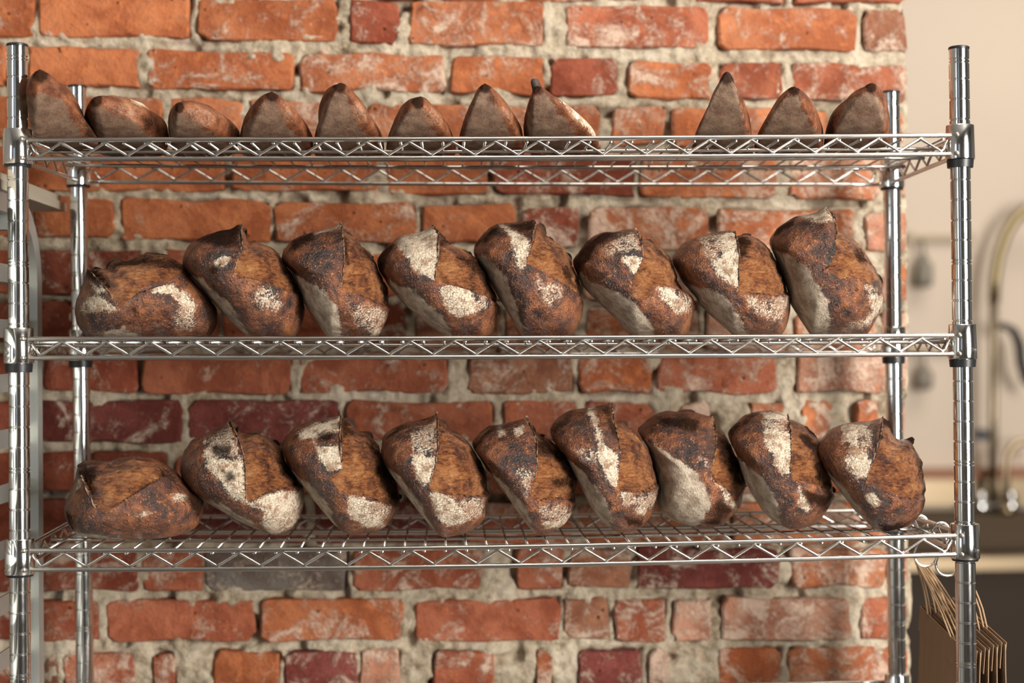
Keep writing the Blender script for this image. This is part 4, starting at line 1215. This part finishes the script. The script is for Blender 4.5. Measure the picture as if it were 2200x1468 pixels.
T(crop=E3, blen=.14, seed=34, tip=(1515,240), tipspot=80, label='triangular pointed loaf, fourth on the top shelf, dark central peak',
  outline=[(1070,620),(1110,480),(1150,410),(1250,310),(1400,290),(1520,195),(1600,270),(1720,320),(1850,400),(1950,480),(2050,600),(2100,700),(2080,850),(1600,865),(1120,850),(1080,740)],
  bottom=[(1090,620),(1300,500),(1450,330),(1560,330),(1640,500),(1720,650),(1980,830),(1900,960),(1100,960)])
T(crop=E5, blen=.14, seed=35, tip=(450,200), tipspot=70, label='high domed pointed loaf, fifth on the top shelf, rounded brown summit',
  outline=[(90,760),(140,620),(160,500),(150,380),(190,260),(240,210),(340,200),(420,150),(500,130),(580,150),(660,230),(760,320),(850,420),(920,560),(1040,700),(1080,850),(1070,920),(500,920),(100,920)],
  bottom=[(130,650),(280,400),(430,260),(540,350),(640,600),(760,740),(950,890),(900,1000),(130,1000)])
T(crop=E5, blen=.14, seed=36, tip=(1540,420), tipspot=62, label='sixth loaf on the top shelf, black tip facing out below its rounded crown',
  outline=[(1095,830),(1130,700),(1190,550),(1270,400),(1370,325),(1450,310),(1600,280),(1700,320),(1790,420),(1900,520),(1980,620),(2040,740),(2070,880),(2060,920),(1600,920),(1110,920)],
  bottom=[(1150,760),(1350,580),(1500,480),(1580,500),(1680,680),(1840,890),(1800,1000),(1150,1000)])
T(crop=E7, blen=.14, seed=37, tip=(470,255), tipspot=70, label='pointed loaf with two dark peaks, seventh on the top shelf',
  outline=[(90,880),(120,730),(190,560),(280,400),(320,290),(370,295),(410,300),(440,230),(510,235),(530,270),(650,320),(740,395),(830,480),(900,590),(980,700),(1010,850),(1030,970),(600,985),(100,980)],
  bottom=[(160,880),(250,600),(380,380),(500,350),(580,520),(720,700),(880,930),(800,1100),(180,1100)])
T(crop=E7, blen=.145, seed=38, tip=(1190,300), tipspot=60, label='long pointed loaf left of the gap on the top shelf, finger-like black tip',
  outline=[(1000,680),(1030,560),(1090,410),(1150,320),(1240,280),(1340,290),(1450,350),(1600,470),(1750,560),(1900,640),(2020,760),(2080,880),(2080,975),(1600,985),(1110,970),(1030,820)],
  bottom=[(1030,720),(1150,430),(1300,380),(1480,600),(1700,820),(1800,930),(1700,1100),(1080,1100)], flour=[[(1500,420),(1900,640),(2080,900),(1900,800),(1700,640)]])
T(crop=E9, blen=.145, seed=39, tip=(435,140), tipspot=62, label='tall nose-like pointed loaf just right of the gap on the top shelf',
  outline=[(60,725),(150,610),(200,480),(250,340),(320,220),(370,120),(430,80),(490,105),(530,180),(545,270),(620,370),(670,460),(690,600),(710,720),(700,755),(400,765),(60,755)],
  bottom=[(120,700),(220,480),(330,250),(430,120),(510,200),(560,400),(600,560),(680,720),(600,860),(120,860)])
T(crop=E9, blen=.14, seed=40, tip=(1130,270), tipspot=48, label='second loaf from the right on the top shelf, narrow dark horn at its crown',
  outline=[(715,700),(760,600),(850,450),(920,340),(1040,250),(1090,265),(1140,225),(1180,265),(1260,290),(1330,350),(1390,450),(1425,560),(1420,745),(1100,760),(720,755)],
  bottom=[(780,700),(900,500),(1050,370),(1150,340),(1220,450),(1300,600),(1390,690),(1300,860),(800,860)])
T(crop=E9, blen=.14, seed=41, tip=(1915,250), tipspot=42, label='rightmost loaf on the top shelf, beside the back post, rough edge on its left',
  outline=[(1430,700),(1450,560),(1500,430),(1570,410),(1640,320),(1690,280),(1760,270),(1850,200),(1930,175),(2020,220),(2080,300),(2110,420),(2110,560),(2100,745),(1800,760),(1435,750)],
  bottom=[(1550,600),(1650,400),(1900,300),(2000,370),(2080,480),(2060,620),(2030,860),(1550,860)], char=[[(1440,700),(1500,430),(1560,420),(1540,700)]])


def horn(loafname, crop, pts, radii):
    """finger-like dark tip: part of the loaf"""
    o = [x for x in C.objects if x.get('label', '').startswith(loafname)][0]
    ox, oy, sc = crop
    ps = [at(ox + x / sc, oy + y / sc, Y) - np.array(o.location) for x, y, Y in pts]
    h = MB().tube(ps, radii, 14).build('tip', TIPM, o, smooth=True)
    h['label'] = 'blackened pinched tip'
    return h


TIPM = mat('scorched tip', (.03, .02, .016), .7)
nt = NT(TIPM)
nt.l(nt.mix(nt.noise(nt.coord(), 120, 4), (.012, .010, .009), (.085, .055, .040)), nt.b.inputs['Base Color'])
horn('long pointed', E7, [(1215, 420, .035), (1205, 330, .018), (1190, 270, .010), (1170, 210, .006), (1155, 160, .004), (1152, 132, .004), (1152, 122, .004)], [.0095, .0078, .0062, .0056, .0052, .0038, .001])

from mathutils.bvhtree import BVHTree


def settle(objs, gap=.0009):
    """loaves that touch flatten against each other instead of passing through"""
    for _ in range(2):
        for a, b in zip(objs[:-1], objs[1:]):
            for x, y in ((a, b), (b, a)):
                tr = BVHTree.FromPolygons([v.co + y.location for v in y.data.vertices], [p.vertices[:] for p in y.data.polygons])
                lo = [min(v.co[k] for v in y.data.vertices) + y.location[k] - .002 for k in range(3)]
                hi = [max(v.co[k] for v in y.data.vertices) + y.location[k] + .002 for k in range(3)]
                for v in x.data.vertices:
                    p = v.co + x.location
                    if not all(lo[k] < p[k] < hi[k] for k in range(3)): continue
                    loc, nrm, idx_, d_ = tr.find_nearest(p, .03)
                    if loc is None: continue
                    dd = (p - loc).dot(nrm)
                    if dd < gap: v.co = (loc + nrm * gap) - x.location if dd > -.02 else v.co
        for o in objs: o.data.update()


for gname in (gM, gB, gT):
    settle([o for o in C.objects if o.get('group') == gname])

# ------------------------------------------------------------------ sheet pan rack on the left
XWR = -.045
pr = empty('sheet_pan_rack', (-.30, -.05, FLOORZ))
tag(pr, 'aluminium sheet pan rack with angled runners at the left edge, behind the front post', 'rack')
PO = np.array([-.30, -.05, FLOORZ])


def barpath(pts, hw, ht, axis):
    """rectangular section bar swept through pts lying in the plane x=const; hw in x, ht across"""
    mb = MB(); V = []; F = []
    pts = [np.array(p, float) for p in pts]
    for i, p in enumerate(pts):
        a = pts[max(i - 1, 0)]; b = pts[min(i + 1, len(pts) - 1)]
        t = b - a; t /= np.linalg.norm(t)
        nrm = np.cross(t, np.array([1.0, 0, 0])); nrm /= np.linalg.norm(nrm)
        for sx, sn in ((-1, -1), (1, -1), (1, 1), (-1, 1)):
            V.append(p + np.array([sx * hw, 0, 0]) + nrm * sn * ht)
    for i in range(len(pts) - 1):
        for k in range(4):
            k2 = (k + 1) % 4
            F.append((i * 4 + k, i * 4 + k2, (i + 1) * 4 + k2, (i + 1) * 4 + k))
    F.append((3, 2, 1, 0)); n = (len(pts) - 1) * 4; F.append((n, n + 1, n + 2, n + 3))
    return mb.add(V, F)


yb, yf, ztop = .245, -.36, .435
for xs in (XWR, -.58):
    arc = [(xs, yb, FLOORZ + .08), (xs, yb, ztop - .10)]
    for i in range(1, 11):
        a = i / 10 * math.pi / 2
        arc.append((xs, yb - .10 * (1 - math.cos(a)), ztop - .10 + .10 * math.sin(a)))
    for i in range(0, 11):
        a = i / 10 * math.pi / 2
        arc.append((xs, yf + .10 * (1 - math.sin(a)), ztop - .10 + .10 * math.cos(a)))
    arc.append((xs, yf, FLOORZ + .08))
    barpath([np.array(p) - PO for p in arc], .0065, .0125, 0).build('side_frame', ALU, pr, auto=40)
    inner = .009 if xs < -.3 else -.009
    for zc in (.346, .273, .201, .128, .056, -.017, -.089, -.161, -.233, -.305):
        mb = MB()
        x0 = xs + inner
        s = 1 if inner > 0 else -1
        mb.box(np.array((min(x0 - .0012, x0 + .0012), yf, zc - .012)) - PO, np.array((max(x0 - .0012, x0 + .0012), yb - .005, zc + .012)) - PO)
        mb.box(np.array((min(x0, x0 + s * .024), yf, zc - .012)) - PO, np.array((max(x0, x0 + s * .024), yb - .005, zc - .0096)) - PO)
        mb.build('runner', ALU, pr)
for zc in (ztop - .02, FLOORZ + .14):
    for y in (yf + .11, yb - .11):
        MB().box(np.array((-.58, y - .012, zc - .012)) - PO, np.array((XWR, y + .012, zc + .012)) - PO).build('cross_bar', ALU, pr)
for xs in (XWR - .005, -.575):
    for y in (yf, yb):
        cmb = MB()
        cc = np.array((xs, y, FLOORZ + .045)) - PO
        cmb.tube([cc + np.array((-.012, 0, 0)), cc + np.array((.012, 0, 0))], .045, 20)
        cmb.box(cc + np.array((-.016, -.012, .02)), cc + np.array((.016, .012, .06)))
        cmb.build('caster', PLASTIC, pr, auto=40)
# board and pan lying on the rack
bd = empty('wooden_board', (-.30, 0, ztop + .0125)); tag(bd, 'pale flat board lying on top of the sheet pan rack at left', 'board')
BO = np.array([-.30, 0, ztop + .0125])
for z0, z1, dx, dy in ((.0005, .0125, 0, 0), (.0135, .0225, -.004, -.014)):
    mb = MB().box(np.array((-.60, -.34, ztop + .0125 + z0)) - BO, np.array((-.032 + dx, .372 + dy, ztop + .0125 + z1)) - BO)
    mb.build('plank', BOARDM, bd)
pan = MB()
z0 = .346 - .0096 + .0006
px0, px1, py0, py1 = -.568, -.062, -.34, .225
pan.box((px0 + .03, py0 + .02, z0 - .0), (px1 - .03, py1 - .02, z0 + .0015))
for a, b in (((px0 + .03, py0 + .02), (px1 - .03, py0 + .02)), ((px1 - .03, py0 + .02), (px1 - .03, py1 - .02)), ((px1 - .03, py1 - .02), (px0 + .03, py1 - .02)), ((px0 + .03, py1 - .02), (px0 + .03, py0 + .02))):
    cx, cy = (px0 + px1) / 2, (py0 + py1) / 2
    def out(p, e, z): return (p[0] + (e if p[0] > cx else -e), p[1] + (e if p[1] > cy else -e), z)
    pan.add([(a[0], a[1], z0), (b[0], b[1], z0), out(b, .012, z0 + .024), out(a, .012, z0 + .024), out(b, .024, z0 + .024), out(a, .024, z0 + .024)], [(0, 1, 2, 3), (3, 2, 4, 5)])
po_ = pan.build('sheet_pan', ALU)
tag(po_, 'aluminium sheet pan resting on the uppermost runners of the rack at the left edge', 'pan')

# ------------------------------------------------------------------ hooks and paper bags
def xside(y): return post_x('fr', SH[3][1])


XS_ = xside(0)
for Yh, lab in ((.190, 'steel S-hook on the right side of the lower shelf, nearer the brick wall'), (.095, 'ball-ended steel S-hook on the right side of the lower shelf, nearer the front post')):
    z1 = shelf_z(3, XS_, Yh)
    pts = []
    r1 = .011
    # upper hook over the side rim: starts inside, arches over, then runs down into the lower bowl
    for i in range(11):
        a = math.radians(200 - i * 20)
        pts.append((XS_ + r1 * math.cos(a) * 1.0 - .0, Yh, z1 - .006 + r1 * math.sin(a) + .0))
    pts += [(XS_ + .009, Yh, z1 - .020), (XS_ - .004, Yh, z1 - .036)]
    r2 = .016
    for i in range(12):
        a = math.radians(170 + i * 17)
        pts.append((XS_ + .008 + r2 * math.cos(a), Yh, z1 - .050 + r2 * math.sin(a)))
    mb = MB().tube(pts, .0018, 10)
    e = np.array(pts[-1]); s0 = np.array(pts[0])
    for c_ in (e, s0):
        mb.lathe([(.0004, -.003), (.0022, -.002), (.003, 0), (.0022, .002), (.0004, .003)], 12, c_)
    h = mb.build('hook', CHROME, smooth=True)
    tag(h, lab, 'hook')

HB = []          # lowest inner point of hook bowls
bag_specs = [(.011 + .0094 * i, 4, zt_, .024 - .004 * i, .205 - .006 * i, (.004, .0, -.004, -.008, -.012)[i], '') for i, zt_ in enumerate((-.138, -.134, -.130, -.126, -.122))]
labs = ['folded brown kraft paper bag hanging nearest the brick wall, leftmost of the hanging bags',
        'folded kraft paper bag hanging second from the left under the lower shelf',
        'folded kraft paper bag hanging in the middle of the hanging bags',
        'folded kraft paper bag hanging behind the front right post',
        'outermost kraft paper bag, its folded edge showing right of the front post']
zb0 = shelf_z(3, XS_, .15)
for bi, (dx, yw, zt, yn, yfb, lean, _) in enumerate(bag_specs):
    cx = XS_ + dx; ym = (yn + yfb) / 2
    L = yfb - yn; Hh = .30; th = .0038
    bag = empty('paper_bag', (cx, ym, zt)); tag(bag, labs[bi], 'bag', 'folded kraft bags hanging on hooks')
    TILT = math.radians(11); bag.rotation_euler = (TILT, 0, math.radians(yw))
    # body: gusseted folded bag, zigzag short sides; local y along the width, local z up
    ny, nzb = 9, 9; V = []; F = []
    rb = random.Random(bi + 4)
    ph0 = 1.3
    for side in (-1, 1):
        for j in range(nzb + 1):
            for i in range(ny + 1):
                v = i / ny - .5; zz = Hh * j / nzb
                bulge = th * (1 - (2 * v) ** 4) * .5 + .0006
                curve = (.017 - lean * 1.6) * ((Hh - zz) / Hh) ** 1.2 + .0004 * math.sin(ph0 + v * 5 + zz * 14)
                V.append((side * bulge + curve, v * L, zz - .035 * (v + .5) * 0))
    n1_ = (ny + 1) * (nzb + 1)
    for s in (0, 1):
        for j in range(nzb):
            for i in range(ny):
                a = s * n1_ + j * (ny + 1) + i
                f = (a, a + 1, a + ny + 2, a + ny + 1)
                F.append(f if s else f[::-1])
    for j in range(nzb):
        for i in (0, ny):
            a = j * (ny + 1) + i
            f = (a, a + ny + 1, n1_ + a + ny + 1, n1_ + a)
            F.append(f)
    for i in range(ny):
        F.append((i, i + 1, n1_ + i + 1, n1_ + i))
    b_ = link('body', mesh('body', V, F, True), KRAFT, bag)
    # turned-over top band
    MBt = MB()
    for side in (-1, 1):
        x0 = side * (th * .5 + .0006)
        cv = .0
        MBt.box((min(x0, x0 + side * .0008) + cv, -L / 2 + .004, Hh - .034), (max(x0, x0 + side * .0008) + cv, L / 2 - .004, Hh + .001))
    MBt.build('folded_top', KRAFT, bag)
    hy = .190 if bi < 3 else .095
    for side in (-1, 1):
        xx = side * (th * .5 + .0004)
        dyw, dzw = hy - ym, 0
        top_x = (XS_ + .011 + (bi * 2 + (side + 1) // 2 - 4.5) * .0036) - cx
        zt2 = zb0 - .050 - math.sqrt(max(.0142 ** 2 - (top_x + cx - XS_ - .008) ** 2, 1e-6)) - zt
        hyl = math.cos(TILT) * (hy - ym) + math.sin(TILT) * zt2; zt2 = -math.sin(TILT) * (hy - ym) + math.cos(TILT) * zt2 + Hh
        base_y = (-.038 + .003 * bi, .046 - .004 * bi)
        pts = []
        for i in range(21):
            t = i / 20
            yv = base_y[0] + (base_y[1] - base_y[0]) * t
            k_ = math.sin(math.pi * t) ** .5
            kx = k_ ** 1.8
            yv = yv * (1 - .88 * k_) + hyl * .88 * k_ + (t - .5) * .012
            pts.append((xx * (1 - kx) + top_x * kx, yv, Hh - .012 + (zt2 - Hh + .012) * k_))
        MB().tube(pts, .0012, 7).build('handle', CORD, bag, smooth=True)
        # knotted lower cords glued under the fold
        for yb_ in base_y:
            MB().tube([(xx + .0 * side, yb_, Hh - .030), (xx, yb_, Hh - .012)], .0012, 7).build('cord_end', CORD, bag, smooth=True)

for o in C.objects:
    if o.parent is not None and o.parent.name.startswith('paper_bag'): o.location.z -= .30

# ------------------------------------------------------------------ kitchen behind, out of focus
def kp(px, py, Y=3.1):
    return at(px, py, Y)


sk = empty('dish_sink', tuple(kp(2080, 1100, 2.9) * np.array([1, 1, 0]) + np.array([0, 0, FLOORZ])))
tag(sk, 'blurred stainless sink counter against the beige kitchen wall at lower right', 'sink')
KO = np.array(sk.location)
xa = kp(1900, 1000, 2.55)[0]; xb = 4.6
z = lambda py, Y: kp(2080, py, Y)[2]
def kb(nm, y0, y1, z0, z1, m, x0=None, x1=None):
    return MB().box(np.array((x0 if x0 is not None else xa, y0, z0)) - KO, np.array((x1 if x1 is not None else xb, y1, z1)) - KO).build(nm, m, sk)
BRNK = mat('brown tray stack', (.085, .058, .034), .7, 0, .2)
WOODK = mat('warm brown trim', (.30, .13, .065), .6)
kb('backsplash', 3.16, 3.198, z(1085, 3.16), z(1030, 3.16), STEEL)
tag(kb('backsplash_cap', 3.13, 3.198, z(1030, 3.13), z(1008, 3.13), WOODK), 'reddish brown strip capping the backsplash')
kb('rear_ledge', 2.95, 3.16, z(1110, 2.95) - .03, z(1110, 2.95), BRNK)
kb('basin', 2.60, 2.95, z(1195, 2.58) - .28, z(1195, 2.58) - .03, DARKM)
kb('basin_back', 2.93, 2.95, z(1195, 2.58) - .05, z(1110, 2.95) - .03, BRNK)
kb('front_rim', 2.54, 2.60, z(1226, 2.54), z(1199, 2.54), STEEL)
kb('front_panel', 2.56, 2.59, FLOORZ + .12, z(1226, 2.54), DARKM)
for xx in (xa + .05, xa + 1.2):
    MB().tube([np.array((xx, 2.7, FLOORZ)) - KO, np.array((xx, 2.7, FLOORZ + .3)) - KO], .02, 12).build('leg', STEEL, sk, smooth=True)
CTZ = z(1110, 2.95)
# tall spray faucet
fa = empty('spray_faucet', tuple(np.array((kp(2133, 1085, 3.05)[0], 3.05, CTZ))))
tag(fa, 'tall pre-rinse faucet with high curving hose before the beige kitchen wall', 'faucet')
FO = np.array(fa.location)
BRASS = mat_chrome('aged steel tube', (.30, .24, .16), .35)
HOSE = mat_chrome('spring hose', (.34, .27, .15), .45)
fp = lambda px, py: kp(px, py, 3.05) - FO
MB().tube([np.array((fp(2133, 1085)[0], 0, .0015)), fp(2134, 900), fp(2135, 640)], .014, 12).build('riser', BRASS, fa, smooth=True)
arc = [fp(2135, 650), fp(2137, 600), fp(2145, 550), fp(2160, 505), fp(2180, 472), fp(2205, 450), fp(2240, 440), fp(2275, 455), fp(2300, 500), fp(2310, 570), fp(2305, 650)]
MB().tube(arc, .019, 12).build('spring_hose', HOSE, fa, smooth=True)
MB().tube([fp(2140, 702), fp(2158, 700), fp(2178, 712), fp(2190, 740), fp(2194, 780), fp(2204, 815), fp(2225, 835)], [.011, .012, .016, .018, .018, .017, .014], 12).build('spray_arm', mat('black rubber', (.03, .025, .02), .5), fa, smooth=True)
kn = MB(); c_ = fp(2110, 935)
kn.tube([c_ + np.array((0, .07, 0)), c_ + np.array((0, .02, 0)), c_ + np.array((0, -.005, 0))], [.012, .022, .022], 14)
kn.tube([c_, fp(2134, 932)], .008, 8)
kn.build('wall_bracket', FRAMEM, fa, auto=40)
for qx in (2108, 2172):
    c_ = fp(qx, 1082); c_[2] = .032
    mb = MB(); mb.lathe([(.024, -.028), (.024, -.01), (.018, .012), (.022, .02), (.016, .036), (.006, .04)], 16, c_)
    mb.build('tap_handle', CHROME, fa, smooth=True)
MB().tube([fp(2108, 1085) * np.array((1, 1, 0)) + np.array((0, 0, .02)), fp(2172, 1085) * np.array((1, 1, 0)) + np.array((0, 0, .02))], .012, 10).build('cross_body', CHROME, fa, smooth=True)
# second lower spout further right
f2 = empty('low_faucet', tuple(np.array((kp(2165, 1070, 3.0)[0], 3.0, CTZ)))); F2 = np.array(f2.location)
tag(f2, 'low curved faucet spout at the right edge, blurred, beyond the tall one', 'faucet')
gp = lambda px, py: kp(px, py, 3.0) - F2
MB().tube([gp(2163, 1085) * np.array((1, 1, 0)) + np.array((0, 0, .004)), gp(2160, 1020), gp(2164, 975), gp(2182, 952), gp(2210, 948), gp(2240, 958), gp(2248, 985)], .012, 12).build('spout', STEEL, f2, smooth=True)
MB().lathe([(.024, .001), (.024, .02), (.014, .03)], 16, gp(2163, 1085) * np.array((1, 1, 0))).build('base', STEEL, f2, smooth=True)
# hanging utensils on a rail
GREYT = mat('grey brushed tool', (.24, .21, .165), .5, .3)
TAN = mat('tan rail', (.42, .33, .22), .6)
for (py, label) in ((512, 'upper blurred wall rail on the beige wall behind the right post'), (752, 'lower blurred wall rail on the beige wall behind the right post')):
    a = kp(1945, py, 3.185); b = kp(2085, py, 3.185)
    rl = empty('wall_rail', ((a[0] + b[0]) / 2, 3.185, a[2])); tag(rl, label, 'rail')
    o0 = np.array(rl.location)
    MB().box(np.array((a[0], 3.175, a[2] - .010)) - o0, np.array((b[0], 3.198, a[2] + .010)) - o0).build('bar', TAN, rl)
    for q in (1950, 2078):
        c_ = kp(q, py, 3.19)
        MB().box(np.array((c_[0] - .012, 3.16, a[2] - .02)) - o0, np.array((c_[0] + .012, 3.199, a[2] + .02)) - o0).build('bracket', TAN, rl)
for (py0, py1, label) in ((528, 618, 'grey blurred scoop hanging from the upper wall rail'), (768, 838, 'grey blurred scoop hanging from the lower wall rail')):
    a = kp(1985, py0, 3.14); b = kp(1985, py1, 3.14)
    so = empty('scoop', (a[0], 3.14, b[2])); tag(so, label, 'utensil')
    o0 = np.array(so.location)
    hgt = a[2] - b[2]
    mb = MB(); mb.lathe([(.012, 0), (.024, .004), (.029, .02), (.028, hgt * .55), (.014, hgt * .66), (.009, hgt * .8)], 18)
    mb.build('bowl', GREYT, so, smooth=True)
    MB().tube([(0, 0, hgt * .78), (0, .002, hgt), (0, .02, hgt + .022), (0, .036, hgt + .02)], .005, 8).build('handle', GREYT, so, smooth=True)
